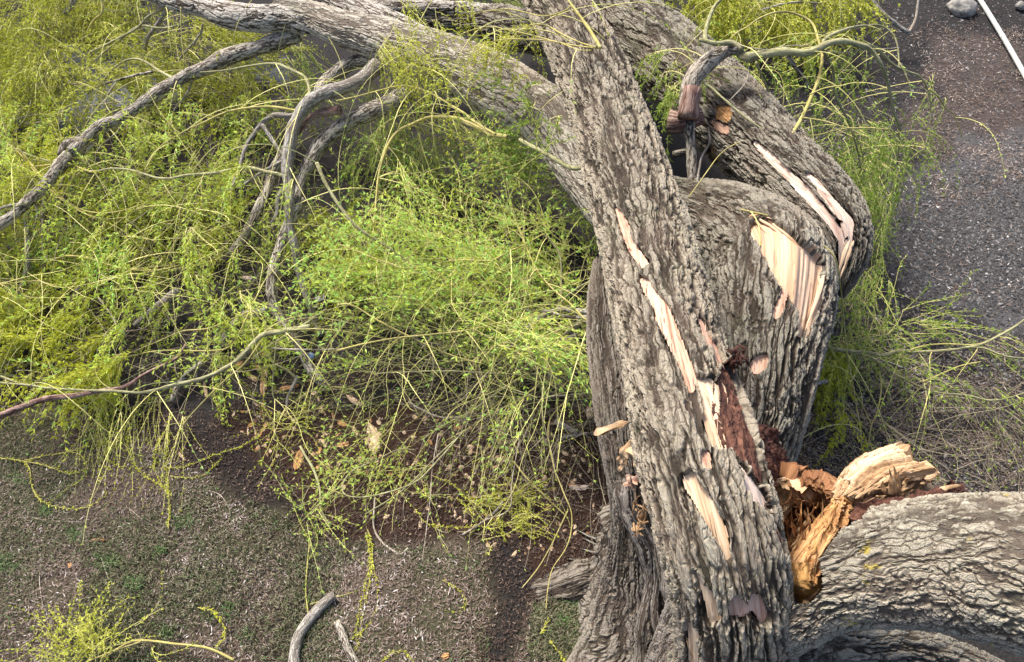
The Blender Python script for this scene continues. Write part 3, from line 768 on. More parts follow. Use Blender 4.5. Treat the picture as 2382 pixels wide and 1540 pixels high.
# the long slab of split wood standing up behind it
loft([[(1932, 1150, 2.16), (1962, 1098, 2.24), (2010, 1058, 2.28), (2090, 1030, 2.30)],
      [(1944, 1154, 2.30), (1980, 1108, 2.40), (2030, 1070, 2.44), (2108, 1044, 2.44)],
      [(1958, 1160, 2.36), (2000, 1122, 2.47), (2052, 1088, 2.50), (2130, 1066, 2.50)],
      [(1976, 1166, 2.36), (2022, 1136, 2.46), (2078, 1108, 2.50), (2160, 1088, 2.50)],
      [(1996, 1172, 2.30), (2042, 1150, 2.40), (2095, 1128, 2.44), (2176, 1106, 2.45)],
      [(2014, 1180, 2.18), (2060, 1166, 2.28), (2105, 1150, 2.32), (2168, 1138, 2.33)]], 150, 120, 'split', T_stump, 'split_slab', thick=0.09, fib=0.015, crumb=0.010, ufreq=1.4, vfreq=60, label='long slab of split tan wood', seed=6)
loft([[(1960, 1104, 2.29), (1990, 1072, 2.33), (2036, 1048, 2.36), (2092, 1032, 2.35)], [(1968, 1110, 2.38), (2000, 1082, 2.42), (2044, 1058, 2.44), (2096, 1040, 2.42)], [(1978, 1118, 2.43), (2010, 1092, 2.47), (2052, 1068, 2.48), (2100, 1048, 2.46)]], 70, 40, 'sap', T_stump, 'split_slab', thick=0.012, fib=0.008, crumb=0.008, ufreq=2, vfreq=60, label='pale outer face of the split slab', seed=7)
sl = []
r_s = np.random.default_rng(61)
for i in range(34):
    t, u = r_s.uniform(0.1, 0.95), r_s.uniform(0.0, 0.7)
    A_, B_ = np.array([1944, 1154]) * (1 - t) + np.array([2014, 1180]) * t, np.array([2108, 1044]) * (1 - t) + np.array([2170, 1130]) * t
    p0 = A_ * (1 - u) + B_ * u; l_ = r_s.uniform(0.15, 0.35)
    p1 = A_ * (1 - u - l_) + B_ * (u + l_)
    zz = 2.38 + 0.13 * math.sin(math.pi * min(1, t * 0.9 + 0.1))
    sl.append((p0[0], p0[1], zz, p1[0], p1[1] + r_s.normal(0, 4), zz + r_s.uniform(0, 0.05), r_s.uniform(4, 9)))
splinters(sl, 'split', T_stump)
splinters([(2075, 1150, 2.46, 2068, 1092, 2.60, 20), (2088, 1148, 2.46, 2088, 1100, 2.58, 15), (2060, 1150, 2.46, 2052, 1118, 2.53, 13), (2100, 1140, 2.46, 2112, 1112, 2.54, 10), (2082, 1150, 2.46, 2078, 1084, 2.6, 12), (2150, 1115, 2.48, 2178, 1096, 2.48, 12), (2140, 1125, 2.46, 2174, 1118, 2.42, 11)], 'split', T_stump)
hs = []
for i in range(70):
    x, y = r_s.uniform(1812, 1925), r_s.uniform(1150, 1285)
    if x > 1960 - (y - 1160) * 0.72: continue
    hs.append((x, y, 2.0, x + r_s.normal(0, 14), y - r_s.uniform(10, 55), 2.06 + r_s.uniform(0, 0.1), r_s.uniform(2.5, 6)))
splinters(hs[::2], 'crumb', T_stump); splinters(hs[1::2], 'heart', T_stump)
# dark rotten crest along the top of the leaning stem
loft([[(1968, 1200, 2.42), (2020, 1168, 2.46), (2100, 1150, 2.46), (2180, 1135, 2.44), (2242, 1128, 2.42)],
      [(1985, 1222, 2.48), (2040, 1192, 2.52), (2110, 1172, 2.54), (2190, 1150, 2.54), (2248, 1136, 2.50)],
      [(1990, 1250, 2.46), (2050, 1212, 2.52), (2120, 1186, 2.54), (2195, 1160, 2.55), (2240, 1144, 2.50)]], 120, 50, 'rot', T_stump, 'rotten_wood', thick=0.06, fib=0.02, crumb=0.03, ufreq=9, vfreq=26, label='dark rotten crest along the broken edge', seed=8)
splinters([(2180, 1142, 2.54, 2236, 1128, 2.52, 14)], 'split', T_stump)
# crumbling rot on the fallen stem's right edge and its fibrous tuft
loft([[(1725, 1000, 2.42), (1765, 985, 2.25), (1795, 1000, 2.1), (1812, 1030, 1.95)],
      [(1740, 1050, 2.44), (1780, 1035, 2.3), (1808, 1050, 2.1), (1828, 1080, 1.95)],
      [(1760, 1100, 2.44), (1790, 1090, 2.3), (1806, 1100, 2.1), (1815, 1115, 1.95)],
      [(1785, 1140, 2.4), (1796, 1130, 2.25), (1802, 1128, 2.1), (1806, 1130, 1.95)]], 90, 90, 'rot', T_main, 'rotten_wood', thick=0.06, fib=0.02, crumb=0.035, ufreq=14, vfreq=14, label='crumbly red brown rot hanging off the edge', seed=9)
tuft = []
for i in range(26):
    a = rng.uniform(0, 2 * math.pi); r = rng.uniform(4, 34)
    tuft.append((1708 + rng.normal(0, 14), 838 + rng.normal(0, 18), 2.52, 1710 + r * math.cos(a), 835 + r * 1.1 * math.sin(a), 2.62 + rng.uniform(-0.08, 0.06), rng.uniform(5, 11)))
splinters(tuft, 'rot', T_main, 'rotten_fibre')
splinters([(1738, 862, 2.45, 1726, 826, 2.5, 5), (1672, 868, 2.62, 1666, 835, 2.68, 5), (1712, 845, 2.5, 1722, 818, 2.64, 5), (1660, 880, 2.6, 1690, 1000, 2.62, 7), (1676, 885, 2.62, 1686, 965, 2.63, 8)], 'sap', T_main)
splinters([(1382, 1010, 1.75, 1462, 980, 1.95, 26), (1440, 1075, 1.8, 1470, 1010, 2.0, 26), (1455, 1040, 1.9, 1474, 1085, 2.0, 24), (1440, 1095, 1.7, 1448, 1040, 1.85, 16)], 'split', T_stump, 'splinter')
splinters([(1450, 1128, 1.6, 1492, 1100, 1.8, 22), (1458, 1105, 1.65, 1482, 1128, 1.75, 20), (1472, 1135, 1.65, 1466, 1108, 1.8, 14)], 'pink', T_stump, 'splinter')
sp = []
for i in range(22):
    x, y = rng.uniform(1468, 1508), rng.uniform(1165, 1255)
    sp.append((x, y, 1.25, x + rng.normal(4, 12), y + rng.normal(-6, 22), 1.38, rng.uniform(4, 9)))
splinters(sp, 'split', T_stump, 'splinter')
# the torn fan: fibres sweep from the upper left and curl down the right edge, lying on the opened trunk
from mathutils.bvhtree import BVHTree
def onto(o, pts, lift=0.0):
    """points of the trunk's surface on the sight lines through pts, raised by lift"""
    me = o.data
    off = Vector(o.parent.location)
    bvh = BVHTree.FromPolygons([v.co + off for v in me.vertices], [p.vertices[:] for p in me.polygons])
    res = []
    for i, (x, y) in enumerate(pts):
        d = W(x, y, 0.0) - CAM
        d = Vector(d / np.linalg.norm(d))
        hit = bvh.ray_cast(Vector(CAM), d)[0]
        l = lift[i] if hasattr(lift, '__len__') else lift
        res.append(None if hit is None else np.array(hit - d * l))
    for i in range(len(res)):            # missed the bark: carry the neighbour's depth
        if res[i] is None:
            k = min((j for j in range(len(res)) if res[j] is not None), key=lambda j: abs(j - i))
            dd = np.linalg.norm(res[k] - CAM)
            d = W(*pts[i], 0.0) - CAM
            res[i] = CAM + d / np.linalg.norm(d) * dd
    return np.array(res)
LE = [(1744, 502), (1752, 535), (1776, 575), (1806, 632), (1836, 680), (1866, 745)]
RE_ = [(1752, 497), (1812, 517), (1872, 558), (1918, 608), (1920, 665), (1876, 800)]
LEl, REl = np.array(LE, float), np.array(RE_, float)
le, re_ = onto(oBw, LE, -0.035), onto(oBw, RE_, -0.03)
fan_rows = []
for t in np.linspace(0, 1, 7):
    r = le * (1 - t) + re_ * t
    sag = math.sin(math.pi * t) * np.array([0, 0.03, 0.05, 0.05, 0.03, 0])
    d = r - CAM
    fan_rows.append(r + d / np.linalg.norm(d, axis=1)[:, None] * sag[:, None])
loft(fan_rows, 160, 120, 'lens', T_back, 'torn_wood', thick=0.03, fib=0.004, ufreq=0.8, vfreq=55, label='fan of cream and orange torn wood fibres', seed=21, step=0.3, smooth=True)
fx = []
for i in range(26):
    t = rng.uniform(0.05, 0.8); i0, i1 = sorted(rng.choice(6, 2, replace=False))
    if i1 - i0 < 2: i1 = min(5, i0 + 2)
    tj = np.clip(t + rng.normal(0, 0.06), 0, 1)
    pts = [LEl[k] * (1 - tt) + REl[k] * tt for k, tt in ((i0, t), ((i0 + i1) // 2, (t + tj) / 2), (i1, tj))]
    fx.append((onto(oBw, pts, [-0.03, -0.01, rng.uniform(-0.02, 0.015)]), rng.uniform(3, 8)))
for k, (p3, wd) in enumerate(fx):
    S, s = spline(p3, n=14)
    R = 0.5 * wd * depth(p3[0]) / F * np.clip(1.15 - np.linspace(0, 1, 14) ** 1.6 * 1.1, 0.05, 1)
    V, Nn, co = tube(S, R, 8, s)
    V = V * (1 + 0) 
    mesh_obj('splinter', V, [grid_quads(14, 8)], M['sap' if k % 3 else 'lens'], T_back, smooth=False, attrs={'bark_co': ('FLOAT_VECTOR', co + np.array([k * 0.3, 0, 0]))})
splinters([(1922, 625, 1.78, 1870, 800, 1.72, 16), (1915, 640, 1.82, 1872, 770, 1.78, 12), (1975, 560, 1.78, 1946, 655, 1.55, 10), (1985, 560, 1.7, 1952, 650, 1.5, 9)], 'sap', T_back)
splinters([(1738, 520, 1.82, 1762, 498, 1.9, 24), (1730, 545, 1.8, 1748, 512, 1.86, 20), (1690, 455, 1.68, 1722, 478, 1.75, 20), (1700, 470, 1.68, 1728, 492, 1.75, 16)], 'heart', T_back)

# ------------------------------------------------------------------ branches
SAMP = []      # every branch sampled for attaching foliage: (thing, index, xyz)
BR = []
def branch(thing, key, pts, w0, w1, z0, z1, mat, name=None, zs=None, tw=0):
    XY = [px(key, *p[:2]) for p in pts]
    if key != 'P': w0, w1 = w0 / 2.977, w1 / 2.977
    k = len(XY)
    dd = np.concatenate([[0], np.cumsum([math.dist(XY[i], XY[i + 1]) for i in range(k - 1)])]); dd /= dd[-1]
    rows = []
    for i, (x, y) in enumerate(XY):
        z = (z0 + (z1 - z0) * dd[i]) if zs is None else zs[i]
        p = W(x, y, z)
        rows.append([*p, max(0.0016, 0.5 * (w0 + (w1 - w0) * dd[i]) * depth(p) / F)])
    r_m = float(np.mean([r[3] for r in rows]))
    S, s = spline(rows, ds=max(0.018, min(0.05, r_m * 1.2)))
    R = np.maximum(S[:, 3], 0.0015)
    nseg = 7 if r_m < 0.012 else (12 if r_m < 0.03 else 22)
    jit = vnoise(np.stack([s * 5 + len(BR), s * 0, s * 0], -1), 91) * 0.14 + vnoise(np.stack([s * 17 + len(BR), s * 0, s * 0], -1), 92) * 0.10
    P = S[:, :3] + np.stack([vnoise(np.stack([s * 4, s * 0 + len(BR), s * 0 + q], -1), 93) for q in (0, 7, 13)], -1) * np.minimum(r_m * 0.8, 0.018)
    V, Nn, co = tube(P, R * (1 + jit), nseg, s)
    co = co + np.array([0, 0, len(BR) * 3.1])
    flat = V.reshape(-1, 3)
    m_ = nseg
    j = np.arange(m_)
    c0, c1 = P[0], P[-1]
    Vx = np.vstack([flat, c0, c1])
    b0 = (len(S) - 1) * m_
    faces = [grid_quads(len(S), m_), np.stack([np.full(m_, len(flat)), (j + 1) % m_, j], 1), np.stack([np.full(m_, len(flat) + 1), b0 + j, b0 + (j + 1) % m_], 1)]
    cf = np.vstack([co.reshape(-1, 3), co[0, 0], co[-1, 0]])
    if name is None:
        name = 'branch' if r_m > 0.009 else 'twig'
    o = mesh_obj(name, Vx, faces, M[mat], thing, attrs={'bark_co': ('FLOAT_VECTOR', cf)})
    for q in range(0, len(P), max(1, int(0.08 / (s[1] - s[0])))):
        SAMP.append((thing, len(BR), P[q]))
    BR.append((o, P, R, thing))
    return o

L, K, S_ = T_main, T_back, T_stump
# left crown, crop A
branch(L, 'A', [(2060, 240), (1850, 310), (1600, 390), (1300, 520), (1100, 640), (850, 800), (650, 930), (480, 1060)], 104, 82, 1.25, 0.9, 'branch')
branch(L, 'A', [(650, 930), (540, 975), (450, 1010), (425, 1080)], 60, 40, 0.9, 0.8, 'branch')
branch(L, 'A', [(660, 940), (600, 1030), (520, 1100), (430, 1170)], 55, 30, 0.9, 0.75, 'branch')
branch(L, 'A', [(480, 1060), (380, 1180), (300, 1290), (180, 1410), (60, 1530), (-100, 1640)], 80, 70, 0.9, 0.85, 'branch')
branch(L, 'A', [(320, 1280), (310, 1400), (290, 1540)], 32, 24, 0.6, 0.4, 'grey')
branch(L, 'A', [(430, 1080), (445, 1200), (405, 1330), (420, 1440)], 26, 10, 0.85, 0.5, 'grey')
branch(L, 'A', [(300, 1290), (245, 1390), (262, 1480), (240, 1580)], 24, 10, 0.9, 0.6, 'grey')
branch(L, 'A', [(200, 1400), (110, 1420), (20, 1440), (-80, 1490)], 26, 12, 0.9, 0.8, 'grey')
branch(L, 'A', [(900, 770), (820, 900), (700, 1020), (640, 1120)], 20, 8, 1.0, 0.6, 'grey')
branch(L, 'A', [(1350, 505), (1300, 640), (1210, 760), (1180, 880)], 20, 8, 1.1, 0.6, 'grey')
branch(L, 'A', [(2030, 1330), (2100, 1420), (2120, 1520), (2200, 1620)], 22, 9, 0.8, 0.4, 'grey')
branch(L, 'B', [(260, 460), (130, 560), (0, 620), (-110, 660), (-220, 740), (-300, 850), (-340, 970), (-355, 1150), (-355, 1350), (-350, 1560), (-320, 1700), (-280, 1880), (-210, 2100), (-120, 2330)], 105, 38, 1.4, 0.1, 'grey',
       zs=[1.4, 1.4, 1.38, 1.35, 1.3, 1.22, 1.15, 1.02, 0.9, 0.75, 0.62, 0.45, 0.25, 0.02])
branch(L, 'B', [(460, 640), (350, 720), (230, 770), (80, 830), (-60, 920), (-180, 1050), (-260, 1200), (-285, 1330), (-300, 1400)], 130, 75, 1.3, 0.85, 'branch')
branch(L, 'D', [(2085, -150), (1990, 60), (1900, 320), (1880, 550), (1950, 720), (2080, 930), (2200, 1100), (2290, 1170)], 75, 55, 0.85, 0.05, 'branch')
branch(L, 'A', [(1990, 1030), (1900, 1200), (1820, 1380), (1740, 1560), (1660, 1700), (1560, 1810)], 80, 60, 0.8, 0.35, 'branch')
branch(L, 'B', [(230, 420), (100, 440), (-30, 520), (-120, 610), (-160, 690)], 100, 80, 1.3, 1.1, 'branch')
branch(L, 'A', [(2010, 1250), (1935, 1350), (1920, 1470), (1870, 1560)], 55, 25, 0.9, 0.6, 'grey')
branch(L, 'B', [(0, 770), (-150, 790), (-240, 860), (-290, 930)], 60, 30, 1.25, 1.1, 'red')
branch(L, 'A', [(1990, 1225), (1850, 1180), (1690, 1160), (1500, 1200), (1300, 1215), (1100, 1230), (900, 1170), (780, 1165), (650, 1190), (470, 1150), (250, 1090), (100, 1030)], 26, 10, 1.0, 0.75, 'green')
branch(L, 'A', [(640, 1190), (450, 1140), (200, 1150), (0, 1105)], 14, 8, 0.85, 0.7, 'yellow')
branch(L, 'A', [(2090, 800), (1950, 785), (1870, 800), (1780, 880), (1700, 1000), (1650, 1180), (1560, 1400), (1480, 1560)], 40, 12, 1.2, 0.6, 'grey')
branch(L, 'A', [(2050, 770), (1900, 745), (1780, 745), (1550, 780), (1250, 930), (1100, 1020), (1000, 1180)], 18, 8, 1.25, 0.9, 'yellow')
branch(L, 'A', [(1240, 560), (1100, 490), (950, 410), (800, 460), (680, 600)], 22, 9, 1.1, 0.6, 'green')
branch(L, 'A', [(1060, 490), (900, 530), (750, 570), (640, 600), (480, 580)], 22, 8, 1.0, 0.7, 'branch')
branch(L, 'A', [(1190, 20), (1090, 190), (1020, 290), (990, 400), (950, 440)], 36, 18, 1.2, 0.5, 'grey')
branch(L, 'A', [(1180, 30), (1020, 110), (940, 200), (700, 330), (480, 420), (300, 500)], 20, 9, 1.25, 0.6, 'green')
branch(L, 'A', [(1320, 145), (1150, 190), (950, 190), (800, 300), (560, 500), (450, 600)], 16, 8, 1.2, 0.6, 'green')
branch(L, 'A', [(700, -20), (710, 80), (640, 150), (570, 280)], 18, 10, 0.8, 0.4, 'yellow')
branch(L, 'A', [(540, -40), (500, 30), (450, 100)], 34, 30, 0.7, 0.6, 'grey')
branch(L, 'A', [(2145, 750), (2140, 620), (2100, 530), (2000, 470), (1900, 435), (1700, 460), (1500, 490), (1250, 510)], 24, 8, 1.3, 1.1, 'green')
branch(L, 'A', [(1820, 870), (1880, 950), (1950, 1050), (1990, 1090), (1820, 1190), (1650, 1310)], 26, 16, 1.1, 0.8, 'grey')
branch(L, 'A', [(1250, 50), (1262, 300), (1275, 440)], 9, 7, 1.4, 1.0, 'yellow')
branch(L, 'A', [(1400, 170), (1370, 260), (1240, 420)], 14, 10, 1.3, 0.8, 'grey')
branch(L, 'A', [(820, 560), (760, 640), (720, 740)], 14, 8, 0.8, 0.6, 'pale')
branch(L, 'A', [(900, 700), (500, 750), (250, 850)], 8, 6, 0.7, 0.5, 'pale')
branch(L, 'A', [(-20, 980), (100, 1030), (300, 1250), (450, 1400), (700, 1480), (950, 1430), (1150, 1320)], 14, 8, 0.7, 0.6, 'yellow')
branch(L, 'A', [(120, 1020), (330, 1270), (520, 1440), (700, 1510), (900, 1500)], 11, 7, 0.72, 0.6, 'yellow')
# crop D
branch(L, 'D', [(185, -30), (180, 200), (195, 330), (150, 520), (80, 690)], 42, 26, 0.5, 0.05, 'grey')
branch(L, 'D', [(-40, 1385), (150, 1310), (350, 1245), (550, 1230), (750, 1190), (880, 1160), (1000, 1085), (1190, 985), (1240, 930), (1280, 875)], 46, 14, 0.55, 0.60, 'red')
branch(L, 'D', [(2150, 742), (1950, 780), (1820, 810), (1720, 910), (1600, 1010), (1450, 1090), (1250, 1150), (1050, 1190), (850, 1205), (600, 1195), (200, 1165), (-40, 1135)], 36, 12, 0.75, 0.55, 'green')
branch(L, 'D', [(1830, 815), (1700, 1000), (1550, 1130), (1400, 1280), (1290, 1400), (1200, 1540)], 14, 8, 0.5, 0.1, 'yellow')
branch(L, 'D', [(2260, 640), (2150, 710), (2050, 770), (1900, 860), (1760, 960)], 18, 8, 0.6, 0.3, 'green')
branch(L, 'D', [(1840, 635), (1680, 690), (1600, 770), (1530, 890)], 60, 45, 0.25, 0.06, 'grey', 'branch')
branch(L, 'D', [(1390, 990), (1250, 1120), (1180, 1270)], 44, 34, 0.2, 0.05, 'branch')
branch(L, 'D', [(1240, 500), (1100, 620), (940, 760)], 64, 50, 0.25, 0.08, 'grey')
branch(L, 'D', [(740, 840), (680, 925)], 60, 40, 0.15, 0.05, 'grey')
branch(L, 'D', [(595, 425), (480, 560), (340, 700)], 34, 24, 0.3, 0.06, 'grey')
branch(L, 'D', [(1280, 870), (1360, 990), (1360, 1140)], 14, 10, 0.45, 0.1, 'grey')
branch(L, 'D', [(680, 545), (780, 690), (830, 780), (1000, 760), (1035, 690)], 12, 8, 0.4, 0.3, 'pale')
branch(L, 'D', [(1870, 900), (2050, 912), (2400, 905)], 13, 9, 0.5, 0.6, 'pale')
branch(L, 'D', [(1810, 880), (1900, 1000), (2000, 1060), (2095, 1155)], 24, 16, 0.3, 0.04, 'green')
branch(L, 'D', [(1912, 860), (1900, 1050), (1890, 1230), (1955, 1300)], 15, 10, 0.4, 0.04, 'green')
branch(L, 'D', [(2065, 1095), (2005, 1230), (1990, 1320)], 26, 18, 0.12, 0.03, 'grey')
branch(L, 'D', [(0, 460), (250, 440), (450, 470), (750, 360), (930, 350), (1200, 330)], 12, 8, 0.5, 0.4, 'yellow')
branch(L, 'D', [(330, 300), (450, 265), (600, 280), (800, 335), (1050, 365), (1250, 320)], 14, 8, 0.6, 0.5, 'yellow')
branch(L, 'D', [(290, 0), (290, 200), (330, 290)], 18, 10, 0.5, 0.3, 'pale')
branch(L, 'D', [(-20, 1090), (250, 1170), (500, 1165), (650, 1180)], 20, 12, 0.35, 0.3, 'green')
branch(L, 'D', [(1830, 440), (1700, 700), (1600, 880), (1450, 920), (1100, 920), (900, 960)], 12, 8, 0.6, 0.3, 'yellow')
branch(L, 'D', [(1850, 600), (1720, 650), (1450, 760), (1250, 790), (1080, 860)], 12, 8, 0.55, 0.35, 'yellow')
# crop B and E: arcs over the bush
branch(L, 'B', [(1790, 1080), (1740, 1130), (1690, 1160), (1600, 1170), (1500, 1120), (1350, 1030), (1250, 975)], 36, 26, 1.9, 1.75, 'green')
branch(L, 'B', [(1160, 945), (1060, 925), (1000, 890), (900, 850), (800, 825), (640, 810), (520, 845), (400, 920), (310, 1060), (260, 1250), (238, 1560)], 34, 10, 1.7, 0.8, 'yellow')
branch(L, 'B', [(1080, 930), (950, 860), (850, 780), (750, 720), (600, 630), (450, 590), (300, 620), (-20, 705)], 18, 8, 1.75, 1.4, 'yellow')
branch(L, 'B', [(1805, 335), (1740, 230), (1650, 100), (1560, -20)], 24, 16, 2.55, 2.6, 'yellow')
branch(L, 'B', [(1800, 340), (1650, 320), (1400, 280), (1150, 275), (1000, 310), (900, 380)], 10, 6, 2.5, 2.1, 'yellow')
branch(L, 'B', [(1780, 330), (1650, 290), (1500, 215), (1380, 170), (1250, 210), (1100, 370), (1000, 490), (880, 640)], 12, 6, 2.5, 1.8, 'yellow')
branch(L, 'B', [(1740, 350), (1650, 345), (1500, 290), (1200, 215), (1000, 190), (800, 250), (700, 300)], 9, 6, 2.48, 2.0, 'yellow')
branch(L, 'B', [(1640, 100), (1600, 40), (1560, 70), (1400, 110), (1150, 60), (900, 100)], 9, 6, 2.5, 2.1, 'yellow')
branch(L, 'B', [(1310, 540), (1360, 700), (1420, 850), (1500, 1050), (1520, 1110)], 8, 6, 2.0, 1.6, 'pale')
branch(L, 'A', [(2190, 1130), (2260, 1290), (2382, 1470), (2500, 1590), (2640, 1680), (2800, 1790), (2930, 1890), (3110, 1980), (3300, 2050)], 26, 14, 1.3, 0.6, 'green')
branch(L, 'E', [(1560, 1110), (1500, 1100), (1510, 1000), (1485, 870), (1465, 740), (1450, 715), (1520, 600), (1535, 450), (1530, 280), (1480, 180), (1400, 110)], 22, 10, 0.5, 1.1, 'green')
branch(L, 'E', [(1460, 720), (1550, 560), (1700, 450), (1910, 375)], 16, 10, 0.9, 1.3, 'green')
branch(S_, 'E', [(1760, 680), (1680, 720), (1620, 770), (1550, 870), (1520, 960), (1480, 1030), (1450, 1110)], 55, 34, 1.25, 0.5, 'grey')
branch(S_, 'E', [(1760, 650), (1650, 640), (1550, 625), (1400, 680), (1290, 760), (1220, 870), (1150, 940)], 50, 18, 1.3, 0.6, 'grey')
branch(S_, 'E', [(1640, 800), (1500, 860), (1430, 900), (1340, 990)], 26, 14, 1.1, 0.6, 'grey')
branch(S_, 'E', [(1740, 670), (1600, 680), (1450, 650), (1300, 640), (1150, 620)], 30, 10, 1.3, 0.9, 'branch')
branch(S_, 'E', [(1790, 730), (1700, 700), (1600, 600), (1480, 500), (1380, 380), (1300, 220), (1230, 60)], 14, 7, 1.3, 1.0, 'yellow')
branch(S_, 'E', [(1580, 1050), (1480, 1040), (1300, 1080), (1050, 1070), (800, 1060), (500, 1070), (250, 1075)], 20, 8, 0.5, 0.4, 'green')
branch(L, 'E', [(1480, 1170), (1550, 1120), (1585, 1040)], 26, 18, 0.4, 0.5, 'green')
branch(L, 'E', [(1450, 1110), (1350, 1080), (1250, 1110), (1100, 1200), (900, 1340), (740, 1420), (560, 1540)], 18, 8, 0.45, 0.2, 'green')
branch(L, 'E', [(750, 290), (900, 285), (1050, 290), (1180, 230), (1400, 110)], 18, 10, 1.0, 1.1, 'yellow')
branch(L, 'E', [(480, 1270), (560, 1320), (700, 1380), (880, 1375)], 14, 8, 0.2, 0.15, 'pale')
branch(S_, 'E', [(1440, 1240), (1600, 1225), (1740, 1210), (1790, 1245), (1780, 1290), (1700, 1340)], 14, 9, 0.6, 0.5, 'pale')
branch(L, 'E', [(-20, 915), (200, 860), (500, 820), (900, 770), (1200, 700), (1500, 640)], 14, 8, 0.7, 0.9, 'yellow')
branch(L, 'E', [(-20, 600), (100, 610), (250, 700), (420, 790), (600, 880), (800, 960), (1000, 1010)], 12, 8, 0.9, 0.6, 'yellow')
branch(L, 'E', [(0, 180), (150, 240), (350, 320), (450, 350), (600, 340), (700, 400), (820, 500)], 12, 7, 1.0, 0.8, 'yellow')
branch(L, 'H', [(1590, -300), (1450, -120), (1470, 150), (1540, 350), (1600, 500), (1600, 640), (1560, 760), (1470, 900), (1440, 1050), (1430, 1180)], 11, 6, 0.5, 0.05, 'yellow')
branch(L, 'H', [(1580, 490), (1500, 650), (1440, 770), (1370, 890), (1260, 1030)], 9, 6, 0.3, 0.05, 'yellow')
branch(L, 'H', [(860, -60), (700, 120), (560, 270), (420, 340), (200, 395), (60, 390), (20, 330), (80, 220), (250, 140), (400, 70), (520, 70)], 14, 7, 0.4, 0.2, 'green')
branch(L, 'H', [(900, -80), (700, 90), (500, 290), (330, 420), (170, 520)], 12, 8, 0.4, 0.08, 'green')
branch(L, 'H', [(1240, 0), (1190, 300), (1170, 480), (1000, 560), (850, 660)], 10, 7, 0.3, 0.05, 'pale')
branch(L, 'H', [(1200, 150), (1310, 290), (1450, 420), (1560, 520)], 12, 8, 0.3, 0.1, 'yellow')
branch(L, 'H', [(680, -40), (640, 200), (625, 400), (600, 620), (570, 850)], 8, 5, 0.3, 0.05, 'pale')
# crop C: the branch over the dark ground
branch(K, 'C', [(50, 800), (70, 690), (85, 570), (130, 500), (230, 410), (330, 345), (420, 340)], 140, 85, 1.75, 2.15, 'branch')
branch(K, 'C', [(55, 810), (60, 720), (80, 610)], 128, 118, 1.80, 1.95, 'red', 'bare_wood')
branch(K, 'C', [(-60, 850), (20, 850), (100, 810), (170, 790)], 150, 110, 1.65, 1.72, 'red', 'bare_wood')
branch(K, 'C', [(60, 860), (70, 1050), (85, 1270)], 76, 70, 1.7, 1.4, 'branch')
branch(K, 'C', [(-40, 1080), (30, 1060), (90, 1040)], 60, 50, 1.2, 1.2, 'branch')
branch(K, 'C', [(120, 1300), (150, 1100), (200, 990), (190, 880)], 18, 10, 1.5, 1.6, 'grey')
branch(K, 'C', [(400, 330), (450, 400), (560, 395), (700, 372), (850, 372), (940, 335), (1050, 302), (1200, 302), (1320, 335), (1400, 430), (1450, 600), (1490, 780), (1510, 950), (1500, 1130), (1490, 1250)], 60, 7, 2.1, 0.6, 'green',
       zs=[2.1, 2.1, 2.12, 2.14, 2.15, 2.15, 2.15, 2.12, 2.05, 1.95, 1.75, 1.5, 1.25, 1.0, 0.8])
branch(K, 'C', [(430, 345), (370, 310), (330, 302), (250, 312), (190, 295), (130, 278)], 44, 24, 2.15, 2.2, 'green')
branch(K, 'C', [(185, 285), (180, 220), (195, 140), (240, 40), (300, -20)], 28, 20, 2.2, 2.3, 'green')
branch(K, 'C', [(985, 310), (1010, 270), (1060, 238), (1200, 195), (1380, 170), (1470, 230), (1510, 340), (1515, 480)], 24, 8, 2.15, 1.6, 'green')
branch(K, 'C', [(1200, 295), (1370, 345), (1500, 470), (1650, 520), (1715, 610), (1740, 760), (1735, 870), (1690, 1050)], 26, 7, 2.1, 1.0, 'green')
branch(K, 'C', [(1725, 620), (1790, 670), (1840, 750), (1900, 800), (1960, 960)], 12, 6, 1.7, 1.2, 'yellow')
branch(K, 'C', [(735, 385), (800, 480), (870, 560), (890, 610)], 34, 14, 2.1, 1.8, 'branch')
branch(K, 'C', [(525, 430), (600, 590), (660, 750), (700, 890)], 22, 9, 2.05, 1.2, 'green')
branch(K, 'C', [(985, 340), (1050, 480), (1080, 660), (1160, 820), (1220, 1000), (1250, 1170)], 24, 8, 2.1, 1.0, 'green')
branch(K, 'C', [(560, 1010), (640, 1042), (720, 1010), (770, 940), (850, 800), (930, 620), (970, 480), (972, 330), (940, 190), (870, 120), (740, 82), (600, 105), (450, 190), (350, 280)], 30, 9, 1.75, 2.3, 'yellow')
branch(K, 'C', [(840, 815), (1000, 840), (1160, 886), (1300, 885), (1440, 892)], 12, 7, 1.9, 1.8, 'yellow')
branch(K, 'C', [(1165, 888), (1240, 980), (1270, 1110)], 10, 6, 1.8, 1.4, 'yellow')
branch(K, 'C', [(900, 650), (1000, 610), (1150, 590)], 12, 7, 2.0, 2.1, 'yellow')
branch(K, 'C', [(780, 940), (950, 935), (1080, 900), (1190, 885)], 9, 6, 1.8, 1.7, 'yellow')
branch(K, 'C', [(1290, -20), (1400, 90), (1500, 170), (1590, 225)], 44, 28, 0.6, 0.3, 'grey')
branch(K, 'C', [(1590, 220), (1640, 120), (1650, -20)], 22, 14, 0.3, 0.6, 'pale')
branch(K, 'C', [(560, 70), (700, 30), (900, 15), (1100, 40), (1160, 30)], 16, 8, 0.8, 0.7, 'grey')
branch(K, 'C', [(160, 570), (220, 610), (300, 690), (500, 845), (700, 970), (830, 1065), (880, 1110)], 18, 10, 1.9, 1.75, 'green')
branch(K, 'C', [(470, 330), (600, 345), (700, 325), (850, 318), (1100, 360), (1300, 345), (1520, 332)], 7, 5, 2.2, 2.0, 'pale')
branch(K, 'C', [(450, 360), (475, 470), (450, 580), (345, 700)], 8, 6, 2.1, 1.9, 'pale')
